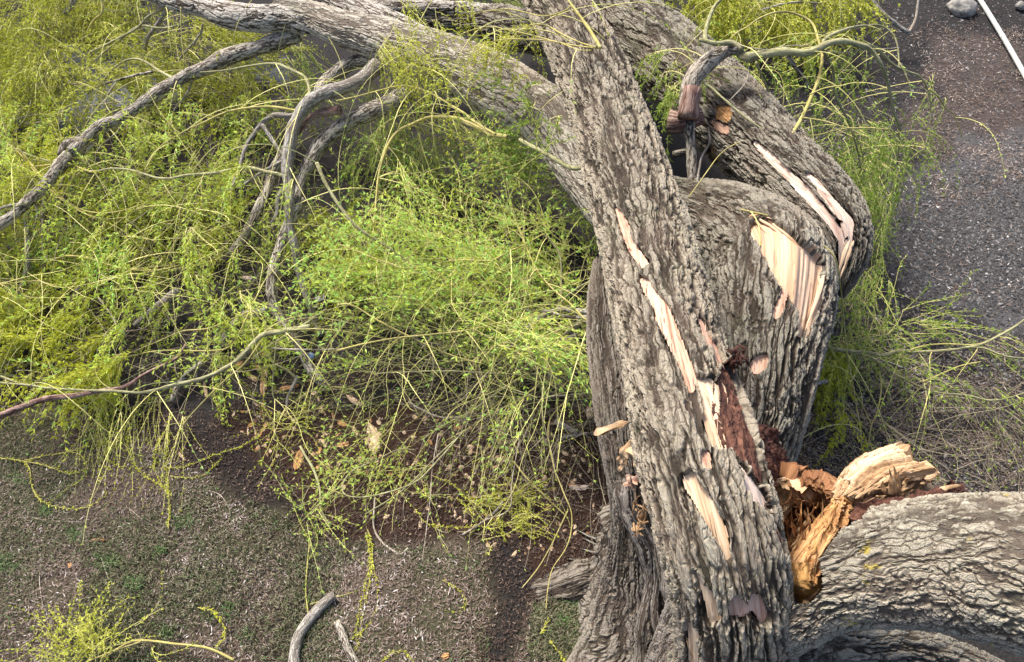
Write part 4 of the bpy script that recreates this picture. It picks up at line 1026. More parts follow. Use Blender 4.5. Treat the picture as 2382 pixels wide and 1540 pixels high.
branch(K, 'C', [(60, 1370), (200, 1170), (300, 1050), (420, 980)], 8, 6, 1.75, 1.85, 'yellow')
# crop F
branch(K, 'F', [(960, 870), (1150, 925), (1300, 932), (1430, 945), (1500, 925), (1700, 925), (2000, 895), (2150, 850), (2300, 765), (2420, 680)], 34, 14, 0.5, 0.7, 'green')
branch(K, 'F', [(2000, 895), (2100, 905), (2250, 960), (2420, 972)], 16, 10, 0.65, 0.6, 'green')
branch(K, 'F', [(1290, 960), (1500, 1020), (1700, 1110), (1900, 1150), (2120, 1172)], 20, 8, 0.45, 0.3, 'branch')
branch(K, 'F', [(1330, 965), (1500, 1090), (1750, 1200), (2000, 1230), (2180, 1258), (2420, 1195)], 18, 10, 0.4, 0.4, 'green')
branch(K, 'F', [(1150, 860), (1400, 812), (1650, 800)], 11, 7, 0.5, 0.4, 'green')
branch(K, 'F', [(1600, 915), (1720, 878), (1850, 870), (2000, 875), (2100, 865)], 11, 7, 0.6, 0.7, 'yellow')
branch(K, 'F', [(1680, 1130), (1800, 1080), (1950, 1020), (2080, 995)], 11, 7, 0.4, 0.6, 'yellow')
branch(K, 'F', [(1010, 1130), (850, 1165), (770, 1240), (690, 1340), (640, 1440), (625, 1530)], 26, 40, 0.9, 1.3, 'grey')
branch(K, 'F', [(420, -60), (680, 10), (950, 160), (1070, 270), (1110, 450), (1130, 620), (1160, 950), (1200, 1160), (1240, 1400), (1260, 1560)], 12, 7, 2.0, 0.2, 'yellow', zs=[1.92, 1.9, 1.85, 1.8, 1.6, 1.35, 0.9, 0.6, 0.35, 0.2])
branch(K, 'F', [(1385, 1060), (1395, 1180), (1370, 1330), (1330, 1440), (1310, 1560)], 12, 8, 0.4, 0.1, 'yellow')
branch(K, 'F', [(1000, 830), (1150, 1090), (1250, 1270), (1330, 1440)], 10, 7, 0.6, 0.15, 'yellow')

# ------------------------------------------------------------------ foliage
def grow(starts, dirs, Ls, n, droop, wig, seed):
    m = len(starts)
    P = np.zeros((m, n, 3)); P[:, 0] = starts
    d = dirs / (np.linalg.norm(dirs, axis=1)[:, None] + 1e-9)
    r = np.random.default_rng(seed)
    side = r.normal(0, 1, (m, 3)) * wig
    for k in range(1, n):
        if k % 3 == 0: side = 0.5 * side + r.normal(0, 1, (m, 3)) * wig * 0.7
        d = d + side / n + np.array([0, 0, -1]) * (droop * np.ones(m))[:, None] / n
        d /= np.linalg.norm(d, axis=1)[:, None]
        P[:, k] = P[:, k - 1] + d * (Ls / (n - 1))[:, None]
        low = P[:, k, 2] < 0.025
        P[low, k, 2] = 0.025 + r.uniform(0, 0.02, low.sum())
        d[low, 2] = np.abs(d[low, 2]) * 0.2
    return P

def stems(P, r0, r1, r=None):
    m, n = P.shape[:2]
    T = np.gradient(P, axis=1); T /= np.linalg.norm(T, axis=2)[..., None] + 1e-9
    a = np.cross(T, np.array([0.31, 0.52, 0.79])); a /= np.linalg.norm(a, axis=2)[..., None] + 1e-9
    b = np.cross(T, a)
    R = np.asarray(r0)[:, None] * (1 - np.linspace(0, 1, n))[None] + np.asarray(r1)[:, None] * np.linspace(0, 1, n)[None]
    V = np.stack([P + R[..., None] * (a * math.cos(t) + b * math.sin(t)) for t in (0, 2.094, 4.189)], 2)
    base = (np.arange(m) * n * 3)[:, None, None]
    i = np.arange(n - 1)[None, :, None]; j = np.arange(3)[None, None, :]; j2 = (j + 1) % 3
    q = np.stack([base + i * 3 + j, base + i * 3 + j2, base + (i + 1) * 3 + j2, base + (i + 1) * 3 + j], -1).reshape(-1, 4)
    return V.reshape(-1, 3), q

def leaves(P, per, size, seed, spread=0.62, u0=0.08, wide=0.2):
    """small rosettes of three leaves, alternating along each twig"""
    r = np.random.default_rng(seed)
    m, n = P.shape[:2]
    k3 = 3
    nodes = max(2, per // k3)
    u = (np.linspace(u0, 1.0, nodes)[None] + r.normal(0, 0.25 / nodes, (m, nodes))).clip(0, 1) * (n - 1)
    u = np.repeat(u, k3, 1)
    per = nodes * k3
    i = np.clip(u.astype(int), 0, n - 2); f = u - i
    ar = np.arange(m)[:, None]
    p = P[ar, i] * (1 - f)[..., None] + P[ar, i + 1] * f[..., None]
    t = P[ar, i + 1] - P[ar, i]; t /= np.linalg.norm(t, axis=2)[..., None] + 1e-9
    rv = np.repeat(r.normal(0, 1, (m, nodes, 3)), k3, 1) * 0.8 + r.normal(0, 0.75, p.shape)
    rv -= t * (rv * t).sum(2)[..., None]; rv /= np.linalg.norm(rv, axis=2)[..., None] + 1e-9
    d = t * (1 - spread * 0.35) + rv * spread + np.array([0, 0, 0.25]); d /= np.linalg.norm(d, axis=2)[..., None]
    sv = np.cross(d, np.array([0, 0, 1.0]) + r.normal(0, 0.55, p.shape)); sv /= np.linalg.norm(sv, axis=2)[..., None] + 1e-9
    Lf = r.uniform(0.55, 1.25, (m, per, 1)) * size
    nn = np.cross(d, sv)
    a = p; c = p + d * Lf + nn * Lf * 0.1
    b = p + d * Lf * 0.45 + sv * Lf * wide * 0.5 - nn * Lf * 0.05; e = p + d * Lf * 0.45 - sv * Lf * wide * 0.5 - nn * Lf * 0.05
    V = np.stack([a, b, c, e], 2).reshape(-1, 3)
    q = np.arange(m * per * 4).reshape(-1, 4)
    return V, q

def foliage_mesh(P_list, leafmat, stemmat, parent, name='foliage', per=26, size=0.03, r0=0.0020, r1=0.0008, seed=1, origin=None, tint0=0.5, tvar=0.35, wide=0.27, con=None, u0=0.08):
    """twigs P_list (m,n,3) with leaves; con: leafless connecting twigs"""
    Vs, Fs, Ts, Is, off = [], [], [], [], 0
    r = np.random.default_rng(seed)
    if con is not None and len(con):
        V, q = stems(con, np.full(len(con), r0 * 1.7), np.full(len(con), r0))
        Vs.append(V); Fs.append(q); Is.append(np.zeros(len(q), int)); off += len(V)
        Ts.append(np.repeat(r.uniform(0, 1, len(con)), con.shape[1] * 3))
    P = P_list
    V, q = stems(P, np.full(len(P), r0) * r.uniform(0.7, 1.3, len(P)), np.full(len(P), r1))
    Vs.append(V); Fs.append(q + off); Is.append(np.zeros(len(q), int)); off += len(V)
    Ts.append(np.repeat(r.uniform(0.1, 1, len(P)), P.shape[1] * 3))
    V, q = leaves(P, per, size, seed, wide=wide, u0=u0)
    per = len(q) // len(P)
    Vs.append(V); Fs.append(q + off); Is.append(np.ones(len(q), int))
    tw = np.repeat(tint0 + r.normal(0, tvar * 0.6, len(P)), per) + r.normal(0, tvar * 0.5, len(P) * per)
    Ts.append(np.repeat(np.clip(tw, 0, 1), 4))
    kw = dict(attrs={'tint': ('FLOAT', np.concatenate(Ts))}, smooth=False, mat_idx=np.concatenate(Is))
    if parent is not None and parent.type != 'EMPTY':
        return sub_obj(name, np.vstack(Vs), Fs, [M[stemmat], M[leafmat]], parent, **kw)
    return mesh_obj(name, np.vstack(Vs), Fs, [M[stemmat], M[leafmat]], parent, origin=origin, **kw)

def sample_poly(poly, n, r):
    poly = np.asarray(poly, float)
    lo, hi = poly.min(0), poly.max(0)
    out = np.zeros((0, 2))
    while len(out) < n:
        q = r.uniform(lo, hi, (n * 3, 2))
        out = np.vstack([out, q[inpoly(q, poly)]])
    return out[:n]

SX = np.array([p for _, _, p in SAMP]); SB = np.array([b for _, b, _ in SAMP]); ST = np.array([{id(L): 0, id(K): 1, id(S_): 2}[id(t)] for t, _, _ in SAMP])
ACC = {}     # (branch, style) -> lists of twigs
def region(poly, z, n, style, things=(0, 2), twigs=5, Lr=(0.35, 0.85), droop=1.3, wig=0.55, reach=1.5, seed=0, dirbias=(0, 0, 0), up=0.25, con_p=0.8, clump=0.50, hang=0.45):
    r = np.random.default_rng(seed + 100)
    q = sample_poly(poly, n * 3, r)
    zz = r.uniform(z[0], z[1], n * 3)
    Tt = W(q[:, 0], q[:, 1], zz)
    k_ = np.argsort(-(vnoise(Tt * np.array([1.7, 1.7, 0.6]), 55) + r.normal(0, clump, n * 3)))[:n]
    Tt = Tt[k_]
    pq_, _d = proj(Tt)
    keep = ~(inpoly(pq_, EXCL) & (r.uniform(0, 1, len(Tt)) < 0.8))
    Tt = Tt[keep]; n = len(Tt)
    ok = np.isin(ST, things)
    X, B = SX[ok], SB[ok]
    D = np.linalg.norm(Tt[:, None] - X[None], axis=2) + r.uniform(0, 0.45, (n, len(X)))
    k = D.argmin(1)
    Q, bi = X[k], B[k]
    dist = np.linalg.norm(Tt - Q, axis=1)
    t = np.linspace(0, 1, 9)[None, :, None]
    mid = (Q + Tt) / 2 + np.array([0, 0, 1]) * (dist * 0.22)[:, None] + r.normal(0, 0.1, (n, 3)) * dist[:, None]
    con = Q[:, None] * (1 - t) ** 2 + 2 * mid[:, None] * t * (1 - t) + Tt[:, None] * t ** 2
    fld = np.stack([vnoise(Tt * 0.9 + 3, 57), vnoise(Tt * 0.9 + 31, 58)], -1) * 1.3
    for i in range(n):
        kk = r.integers(max(2, twigs - 2), twigs + 3)
        e = con[i, -1] - con[i, -2]; e = e / (np.linalg.norm(e) + 1e-9)
        st = con[i, r.integers(5, 9, kk)] if dist[i] < reach else np.repeat(Tt[i][None], kk, 0) + r.normal(0, 0.05, (kk, 3))
        fl = np.array([fld[i, 0], fld[i, 1] - hang, 0.0])
        dd = e * 0.35 + fl * 1.1 + r.normal(0, 0.30, (kk, 3)) + np.array(dirbias) + np.array([0, 0, up])
        Ls = r.uniform(*Lr, kk)
        tw = grow(st, dd, Ls, 10, droop, wig, int(r.integers(1e9)))
        a = ACC.setdefault((int(bi[i]), style), [[], []])
        a[1].append(tw)
        if dist[i] < reach and r.uniform() < con_p: a[0].append(con[i][None])

# regions of the crown, by where they lie
EXCL = [(590, 330), (720, 250), (800, 150), (900, 130), (900, 240), (790, 400), (760, 560), (800, 840), (700, 880), (590, 760), (560, 560)]   # the bare curved boughs stay open
OL, BRT, YG = 'olive', 'bright', 'yellowgreen'
region([(-120, -60), (400, -60), (520, 60), (620, 130), (640, 250), (420, 200), (120, 190), (-120, 240)], (0.05, 0.9), 165, OL, twigs=7, Lr=(0.5, 1.1), seed=1, reach=1.8, droop=1.8, con_p=0.4, hang=0.2)
region([(120, 170), (640, 190), (720, 260), (700, 420), (640, 600), (300, 600), (150, 520), (60, 420), (-60, 420), (-60, 300)], (0.5, 1.15), 80, BRT, twigs=6, Lr=(0.5, 1.1), seed=2, droop=4.0, wig=0.7, up=0.5)
region([(120, 170), (640, 190), (720, 260), (700, 420), (640, 600), (300, 600), (150, 520), (60, 420), (-60, 420), (-60, 300)], (0.05, 0.5), 55, OL, twigs=6, Lr=(0.4, 0.9), seed=41, droop=1.6, con_p=0.4)
region([(-100, 260), (160, 220), (200, 400), (60, 520), (-100, 540)], (0.4, 0.9), 55, YG, twigs=6, seed=3, droop=2.6, wig=0.8)
region([(-100, 540), (330, 580), (640, 600), (700, 740), (560, 820), (300, 900), (-100, 860)], (0.05, 0.6), 62, BRT, twigs=5, Lr=(0.35, 0.8), seed=4, droop=1.2, up=0.1, hang=0.05)
region([(-80, 700), (200, 690), (330, 760), (320, 880), (120, 905), (-80, 880)], (0.1, 0.55), 60, YG, twigs=6, Lr=(0.3, 0.65), seed=5, droop=1.3, hang=-0.1)
region([(180, 560), (500, 560), (520, 760), (200, 760)], (0.05, 0.5), 20, BRT, twigs=5, Lr=(0.3, 0.8), seed=46, droop=1.4, hang=0.1)
region([(480, 560), (650, 500), (700, 640), (600, 780), (480, 700)], (0.3, 0.8), 22, BRT, twigs=5, Lr=(0.4, 0.9), seed=45, droop=3.5, wig=0.6)
region([(900, 330), (1150, 320), (1370, 420), (1400, 560), (1390, 760), (1200, 840), (900, 820), (760, 720), (780, 600), (850, 430)], (0.25, 1.15), 165, 'bush', twigs=7, Lr=(0.45, 1.0), seed=6, droop=1.0, up=0.3, clump=0.7, hang=0.05)
region([(760, 620), (1390, 640), (1385, 880), (1150, 960), (900, 900), (740, 800)], (0.1, 0.6), 40, 'bush', twigs=4, Lr=(0.4, 0.9), seed=7, droop=0.6, dirbias=(-0.8, -0.1, 0), hang=0.0)
region([(730, 500), (900, 420), (930, 640), (760, 700)], (0.1, 0.5), 22, OL, twigs=6, seed=8, droop=1.4)
region([(640, 90), (900, 150), (960, 250), (900, 420), (740, 430), (680, 250)], (0.1, 0.9), 40, 'green', twigs=5, seed=9, droop=2.2)
region([(900, 300), (1100, 340), (1330, 450), (1200, 450), (930, 380)], (0.2, 0.9), 36, 'green', twigs=5, seed=10)
region([(830, -60), (1240, -60), (1200, 60), (1050, 110), (920, 90)], (0.3, 0.9), 36, 'green', twigs=4, seed=11, things=(0, 1, 2))
region([(860, -20), (1340, -20), (1330, 130), (1220, 280), (1050, 300), (930, 150)], (1.75, 2.4), 34, 'hang', twigs=2, Lr=(0.3, 0.7), seed=12, droop=3.6, wig=0.5, reach=1.2)
region([(1170, 130), (1320, 240), (1350, 380), (1230, 330), (1140, 230)], (1.6, 2.1), 14, 'green', twigs=3, Lr=(0.2, 0.5), seed=13, droop=1.2)
region([(880, 60), (960, 80), (940, 200), (890, 240), (860, 180)], (1.6, 2.1), 14, 'hang', twigs=4, Lr=(0.4, 0.8), seed=14, droop=3.0, wig=0.5)
region([(740, 820), (1370, 850), (1350, 980), (1050, 1100), (880, 1060), (760, 940)], (0.03, 0.35), 18, 'fringe', twigs=3, Lr=(0.4, 1.0), seed=15, droop=0.5, up=0.0, dirbias=(-0.8, -0.35, 0), hang=0.0)
region([(100, 900), (420, 900), (520, 960), (330, 1010), (140, 960)], (0.03, 0.2), 22, 'yellow', twigs=3, Lr=(0.4, 0.9), seed=16, droop=0.5, up=0.0, dirbias=(0.5, -0.8, 0))
region([(620, 950), (720, 950), (720, 1030), (620, 1050)], (0.02, 0.15), 10, 'yellow', twigs=4, Lr=(0.3, 0.6), seed=17, droop=0.4, up=0, wig=2.5)
region([(660, 1120), (900, 1060), (1050, 1160), (900, 1250), (680, 1260)], (0.02, 0.15), 22, 'fringe', twigs=3, Lr=(0.25, 0.6), seed=18, droop=0.4, up=0.1, dirbias=(-0.5, 0.2, 0), hang=0.0)
region([(1060, 1090), (1200, 1130), (1200, 1240), (1120, 1260), (1020, 1170)], (0.02, 0.1), 20, 'yellow', twigs=4, Lr=(0.2, 0.5), seed=19, droop=0.4, up=0, wig=2.2)
region([(1540, -80), (2010, -80), (2000, 40), (1820, 80), (1700, 70), (1560, 90)], (0.05, 0.9), 110, OL, (1,), twigs=7, Lr=(0.3, 0.8), seed=20, droop=1.6, reach=1.6, con_p=0.3)
region([(1500, 90), (1640, 110), (1650, 200), (1560, 230), (1500, 170)], (1.2, 1.8), 26, 'green', (1,), twigs=3, Lr=(0.2, 0.5), seed=21)
region([(1690, 140), (2080, 110), (2210, 240), (2190, 350), (2060, 420), (1880, 330), (1700, 240)], (0.5, 1.7), 56, 'green', (1,), twigs=3, Lr=(0.3, 0.8), seed=22, droop=3.4, wig=0.6, con_p=0.4)
region([(1860, 280), (2150, 290), (2110, 420), (2060, 500), (1990, 480), (1930, 380)], (0.1, 0.8), 36, 'green', (1,), twigs=4, Lr=(0.35, 0.8), seed=23, droop=2.6, wig=0.8, con_p=0.25)
region([(1990, 440), (2080, 440), (2050, 640), (1970, 700), (1950, 640), (2010, 560)], (0.05, 0.6), 26, 'green', (1,), twigs=5, Lr=(0.3, 0.8), seed=24, con_p=0.25)
region([(1930, 640), (2080, 600), (2060, 760), (1920, 860), (1890, 800)], (0.05, 0.6), 17, 'green', (1,), twigs=4, Lr=(0.3, 0.7), seed=25, con_p=0.25)
region([(2050, 700), (2420, 690), (2420, 960), (2150, 900), (1960, 820)], (0.1, 0.6), 28, 'green', (1,), twigs=3, Lr=(0.3, 0.8), seed=26, droop=0.6, dirbias=(0.7, 0.3, 0), con_p=0.5)
region([(1880, 830), (2300, 880), (2420, 1000), (2300, 1080), (1950, 1060)], (0.05, 0.4), 34, 'sparse', (1,), twigs=4, Lr=(0.4, 1.0), seed=27, droop=0.7, dirbias=(0.8, 0, 0), con_p=0.4)
region([(1870, 800), (1960, 800), (1960, 960), (1870, 920)], (0.1, 0.6), 13, OL, (1,), twigs=5, Lr=(0.3, 0.6), seed=28)

def arcs(n, things, Lr, zmin, seed, xr, yr):
    """long bare-ended switches that spring from the branches and arch over"""
    r = np.random.default_rng(seed)
    pq, _ = proj(SX)
    ok = np.where(np.isin(ST, things) & (SX[:, 2] > zmin) & (pq[:, 0] > xr[0]) & (pq[:, 0] < xr[1]) & (pq[:, 1] > yr[0]) & (pq[:, 1] < yr[1]))[0]
    k = r.choice(ok, n)
    d = r.normal(0, 0.8, (n, 3)) * np.array([1, 1, 0.3]) + np.array([0, -0.05, 0.55])
    P = grow(SX[k], d, r.uniform(*Lr, n), 16, 2.2, 0.9, seed)
    for i in range(n):
        ACC.setdefault((int(SB[k[i]]), 'arc', seed * 1000 + i), [[], []])[1].append(P[i:i + 1])
arcs(170, (0,), (0.8, 1.9), 0.3, 601, (-50, 1400), (0, 1000))
arcs(60, (2,), (0.7, 1.5), 0.3, 602, (900, 1420), (500, 1000))
arcs(34, (1,), (0.6, 1.3), 0.9, 603, (1700, 2300), (0, 500))
arcs(14, (1,), (0.6, 1.3), 0.2, 604, (1950, 2400), (650, 1100))

STYLE = {   # leaf material, stem material, leaves per twig, leaf length, tint, spread
    'olive': ('leaf_olive', 'stem', 48, 0.048, 0.5, 0.4), 'bright': ('leaf', 'stem', 45, 0.045, 0.5, 0.4), 'yellowgreen': ('leaf_yellow', 'stem', 45, 0.044, 0.3, 0.4),
    'bush': ('leaf', 'stem', 27, 0.046, 0.74, 0.4), 'green': ('leaf_green', 'stem', 36, 0.037, 0.6, 0.35), 'hang': ('leaf_yellow', 'stem', 48, 0.030, 0.4, 0.3),
    'arc': ('leaf', 'stem', 24, 0.030, 0.6, 0.35), 'fringe': ('leaf', 'stem', 18, 0.034, 0.7, 0.3), 'yellow': ('leaf_yellow', 'stem', 36, 0.024, 0.4, 0.3), 'sparse': ('leaf_green', 'stem_brown', 12, 0.03, 0.6, 0.3)}
nfol = 0
for kk_, (con, tws) in sorted(ACC.items(), key=lambda t: (t[0][0], t[0][1], t[0][2:])):
    bi, st = kk_[:2]
    lm, sm, per, size, t0, tv = STYLE[st]
    tws = np.vstack(tws)
    con = np.vstack(con) if con else None
    foliage_mesh(tws, lm, sm, BR[bi][0], 'switch' if st == 'arc' else 'foliage', per, size, r0=0.0042 if st == 'arc' else 0.0020, r1=0.0014 if st == 'arc' else 0.0008, u0=0.35 if st == 'arc' else 0.08, seed=bi * 31 + len(st) + (kk_[2] if len(kk_) > 2 else 0), tint0=t0, tvar=tv, con=con)
    nfol += len(tws)
print('twigs', nfol)

# bare brown brushwood low down, between the leaves: part of the crown of each stem
def brush(poly, z, n, thing, seed, Lr=(0.4, 1.2), dirb=(0, 0, 0), mat='stem_brown', per=3):
    r = np.random.default_rng(seed)
    q = sample_poly(poly, n, r)
    st = W(q[:, 0], q[:, 1], r.uniform(z[0], z[1], n))
    d = r.normal(0, 1, (n, 3)) * np.array([1, 1, 0.15]) + np.array(dirb)
    P = grow(st, d, r.uniform(*Lr, n), 12, 0.3, 1.6, seed)
    foliage_mesh(P, 'leaf', mat, thing, 'brushwood', per, 0.02, r0=0.0026, r1=0.0012, seed=seed)
brush([(-100, 500), (700, 560), (720, 760), (560, 860), (-100, 880)], (0.03, 0.4), 420, T_main, 301)
brush([(1000, 560), (1400, 600), (1400, 1050), (1150, 1020), (1000, 800)], (0.05, 0.7), 420, T_main, 302, dirb=(-1.2, -0.2, 0))
brush([(-100, 0), (640, 120), (700, 400), (300, 560), (-100, 540)], (0.03, 0.7), 350, T_main, 303)
brush([(1000, 980), (1410, 960), (1410, 1100), (1180, 1130)], (0.02, 0.25), 80, T_main, 304, dirb=(-0.5, 0.1, 0))
brush([(780, 640), (1390, 640), (1395, 900), (1200, 960), (820, 880)], (0.1, 0.65), 240, T_main, 311, Lr=(0.6, 1.5), dirb=(-1.5, -0.25, 0.15), mat='stem', per=9)
brush([(900, 380), (1330, 420), (1390, 640), (860, 640)], (0.4, 1.0), 130, T_main, 312, Lr=(0.5, 1.2), dirb=(-0.5, -0.8, 0.2), mat='stem', per=12)
brush([(-80, 330), (560, 380), (600, 700), (-80, 700)], (0.2, 0.8), 170, T_main, 313, Lr=(0.5, 1.3), dirb=(1.1, -0.5, 0.15), mat='stem', per=12)
brush([(1880, 860), (2420, 860), (2420, 1130), (1830, 1130), (1820, 960)], (0.01, 0.25), 170, T_back, 305, Lr=(0.3, 1.0), dirb=(1.0, -0.1, 0))

brush([(480, 900), (800, 860), (1400, 980), (1400, 1270), (1150, 1280), (700, 1150)], (0.005, 0.05), 130, T_main, 306, Lr=(0.1, 0.4))

# ------------------------------------------------------------------ ground litter (nobody could count it)
def flakes(name, poly_list, n_list, Lr, Wr, mat, seed, tint, label, cat, tilt=0.35, lift=0.006):
    r = np.random.default_rng(seed)
    q = np.vstack([sample_poly(p, n, r) for p, n in zip(poly_list, n_list)])
    n = len(q)
    P = W(q[:, 0], q[:, 1], 0.0)
    q = q - np.stack([fbm(P * 2.2, 40, 4), fbm(P * 2.2 + 9, 41, 4)], -1) * 55 + r.normal(0, 7, q.shape)
    P = W(q[:, 0], q[:, 1], 0.0)
    P[:, 2] = ground_z(P[:, 0], P[:, 1]) + lift + r.uniform(0, 0.012, n)
    a = r.uniform(0, 2 * np.pi, n)
    d = np.stack([np.cos(a), np.sin(a), r.normal(0, tilt, n)], -1); d /= np.linalg.norm(d, axis=1)[:, None]
    s = np.stack([-np.sin(a), np.cos(a), r.normal(0, tilt, n)], -1); s /= np.linalg.norm(s, axis=1)[:, None]
    nn = np.cross(d, s)
    Lf = (r.uniform(*Lr, n) * (1 + 0.6 * (r.uniform(0, 1, n) > 0.9)))[:, None]; Wf = r.uniform(*Wr, n)[:, None]
    V = np.stack([P - d * Lf / 2 + nn * Lf * 0.08, P - d * Lf * 0.1 + s * Wf / 2, P + d * Lf / 2 + nn * Lf * 0.1, P + d * Lf * 0.05 - s * Wf / 2], 1)
    V[..., 2] = np.maximum(V[..., 2], ground_z(V[..., 0], V[..., 1]) + 0.002)
    t = np.clip(tint(r, n) + 0.22 * fbm(P * 1.6, 47, 3), 0, 1)
    o = mesh_obj(name, V.reshape(-1, 3), [np.arange(n * 4).reshape(-1, 4)], M[mat], attrs={'tint': ('FLOAT', np.repeat(t, 4))}, smooth=False)
    return tag(o, label, cat, kind='stuff')

def gravel(name, poly_list, n_list, size, mat, seed, label):
    r = np.random.default_rng(seed)
    q = np.vstack([sample_poly(p, n, r) for p, n in zip(poly_list, n_list)])
    n = len(q)
    P = W(q[:, 0], q[:, 1], 0.0)
    P[:, 2] = ground_z(P[:, 0], P[:, 1]) + 0.003
    o8 = np.array([[1, 0, 0], [0, 1, 0], [-1, 0, 0], [0, -1, 0], [0, 0, 0.75], [0, 0, -0.6]], float)
    sc = (size[0] + (size[1] - size[0]) * r.beta(1.2, 3.0, (n, 1, 1))) * r.uniform(0.6, 1.3, (n, 1, 3)) * np.array([1.25, 0.75, 0.6])
    a = r.uniform(0, 2 * np.pi, n)
    B = o8[None] * sc + r.normal(0, 0.18, (n, 6, 3)) * sc
    ca, sa = np.cos(a)[:, None], np.sin(a)[:, None]
    V = np.stack([B[..., 0] * ca - B[..., 1] * sa, B[..., 0] * sa + B[..., 1] * ca, B[..., 2]], -1) + P[:, None]
    f = np.array([[0, 1, 4], [1, 2, 4], [2, 3, 4], [3, 0, 4], [1, 0, 5], [2, 1, 5], [3, 2, 5], [0, 3, 5]])
    Fx = (f[None] + (np.arange(n) * 6)[:, None, None]).reshape(-1, 3)
    t = np.clip(r.beta(1.6, 3.4, n) + (r.uniform(0, 1, n) > 0.975) * 0.42, 0, 1)
    o = mesh_obj(name, V.reshape(-1, 3), [Fx], M[mat], attrs={'tint': ('FLOAT', np.repeat(t, 6))}, smooth=False)
    return tag(o, label, 'gravel', kind='stuff')

LAWN = [(-250, 960), (150, 970), (430, 1090), (600, 1170), (760, 1258), (950, 1275), (1130, 1295), (1135, 1750), (-250, 1750)]
LAWN2 = [(1235, 1405), (1300, 1390), (1420, 1460), (1420, 1750), (1218, 1750)]
SOIL = [(-200, 880), (500, 930), (740, 820), (1410, 900), (1900, 950), (1900, 1320), (1250, 1420), (1200, 1750), (1120, 1750), (1120, 1290), (760, 1250), (600, 1160), (150, 965), (-200, 955)]
RIGHT = [(1650, 60), (2650, -150), (2650, 900), (1900, 900), (1980, 560), (1750, 260)]
RLOW = [(1850, 820), (2650, 800), (2650, 1250), (1800, 1200)]
flakes('leaf_litter', [LAWN, LAWN2], [42000, 4500], (0.016, 0.050), (0.004, 0.011), 'litter', 401, lambda r, n: r.beta(1.5, 3.0, n) + (r.uniform(0, 1, n) > 0.97) * 0.45, 'dead willow leaves thickly strewn over the worn lawn', 'leaf litter')
flakes('bark_mulch', [SOIL, [(-200, 300), (1400, 300), (1400, 900), (-200, 900)]], [34000, 14000], (0.010, 0.045), (0.004, 0.012), 'chipflake', 402, lambda r, n: r.beta(1.6, 3.0, n) + (r.uniform(0, 1, n) > 0.975) * 0.5, 'fine brown bark crumbs and chips on the dark soil', 'mulch')
flakes('twig_litter', [RLOW, [(2100, 80), (2650, 40), (2650, 420), (2180, 440)], RIGHT], [15000, 9000, 10000], (0.02, 0.07), (0.003, 0.009), 'litter', 403, lambda r, n: r.beta(1.8, 2.4, n), 'dry brown twigs and leaf bits over the dark gravel', 'litter')
gravel('gravel', [RIGHT, [(2030, 420), (2250, 400), (2650, 330), (2650, 760), (2300, 720), (2100, 660)], RLOW], [20000, 18000, 8000], (0.005, 0.030), 'gravel', 404, 'grey and black gravel spread beside the snapped stem')

def grass(name, polys, ns, seed, Lr, label, t):
    r = np.random.default_rng(seed)
    q = np.vstack([sample_poly(p, n, r) for p, n in zip(polys, ns)])
    P = W(q[:, 0], q[:, 1], 0.0)
    keep = vnoise(P * np.array([2.6, 2.6, 0]), 77) + r.normal(0, 0.35, len(P)) > 0.0
    P = P[keep]; n = len(P)
    P[:, 2] = ground_z(P[:, 0], P[:, 1])
    d = r.normal(0, 0.75, (n, 3)); d[:, 2] = 0.55
    PP = grow(P, d, r.uniform(*Lr, n), 4, 1.2, 0.8, seed)
    s = np.cross(d, r.normal(0, 1, (n, 3))); s /= np.linalg.norm(s, axis=1)[:, None]
    wv = np.array([1, 0.8, 0.5, 0.08]) * 0.0034
    V = np.stack([PP + s[:, None] * wv[None, :, None], PP - s[:, None] * wv[None, :, None]], 2).reshape(-1, 3)
    b = (np.arange(n) * 8)[:, None, None]; i = np.arange(3)[None, :, None] * 2
    Fq = (b + i + np.array([0, 1, 3, 2])).reshape(-1, 4)
    o = mesh_obj(name, V, [Fq], M['grass'], attrs={'tint': ('FLOAT', np.repeat(np.clip(t(r, n), 0, 1), 8))}, smooth=True)
    return tag(o, label, 'grass', kind='stuff')
grass('grass', [LAWN, LAWN2], [70000, 8000], 410, (0.025, 0.065), 'thin olive grass growing through the dead leaves', lambda r, n: np.where(r.uniform(0, 1, n) > 0.9, 0.9, r.uniform(0, 0.82, n)))
TUFTS = [(428, 1215, 22), (940, 0, 0), (312, 1358, 22), (535, 1420, 24), (390, 1470, 20), (250, 1305, 26), (60, 1465, 44), (15, 1310, 30), (50, 1120, 20), (180, 1240, 24), (575, 1475, 18), (260, 1165, 14), (110, 1190, 14), (490, 1435, 16), (1310, 1445, 16), (1330, 1400, 14), (1380, 1510, 22), (375, 1280, 14)]
grass('grass_tufts', [[(x - s, y - s * .7), (x + s, y - s * .6), (x + s * 1.1, y + s * .6), (x - s * .8, y + s * .8)] for x, y, s in TUFTS if s], [40 + s * 4 for x, y, s in TUFTS if s], 411, (0.025, 0.06), 'small fresh green grass tufts dotted over the lawn', lambda r, n: r.uniform(0.88, 1.0, n))

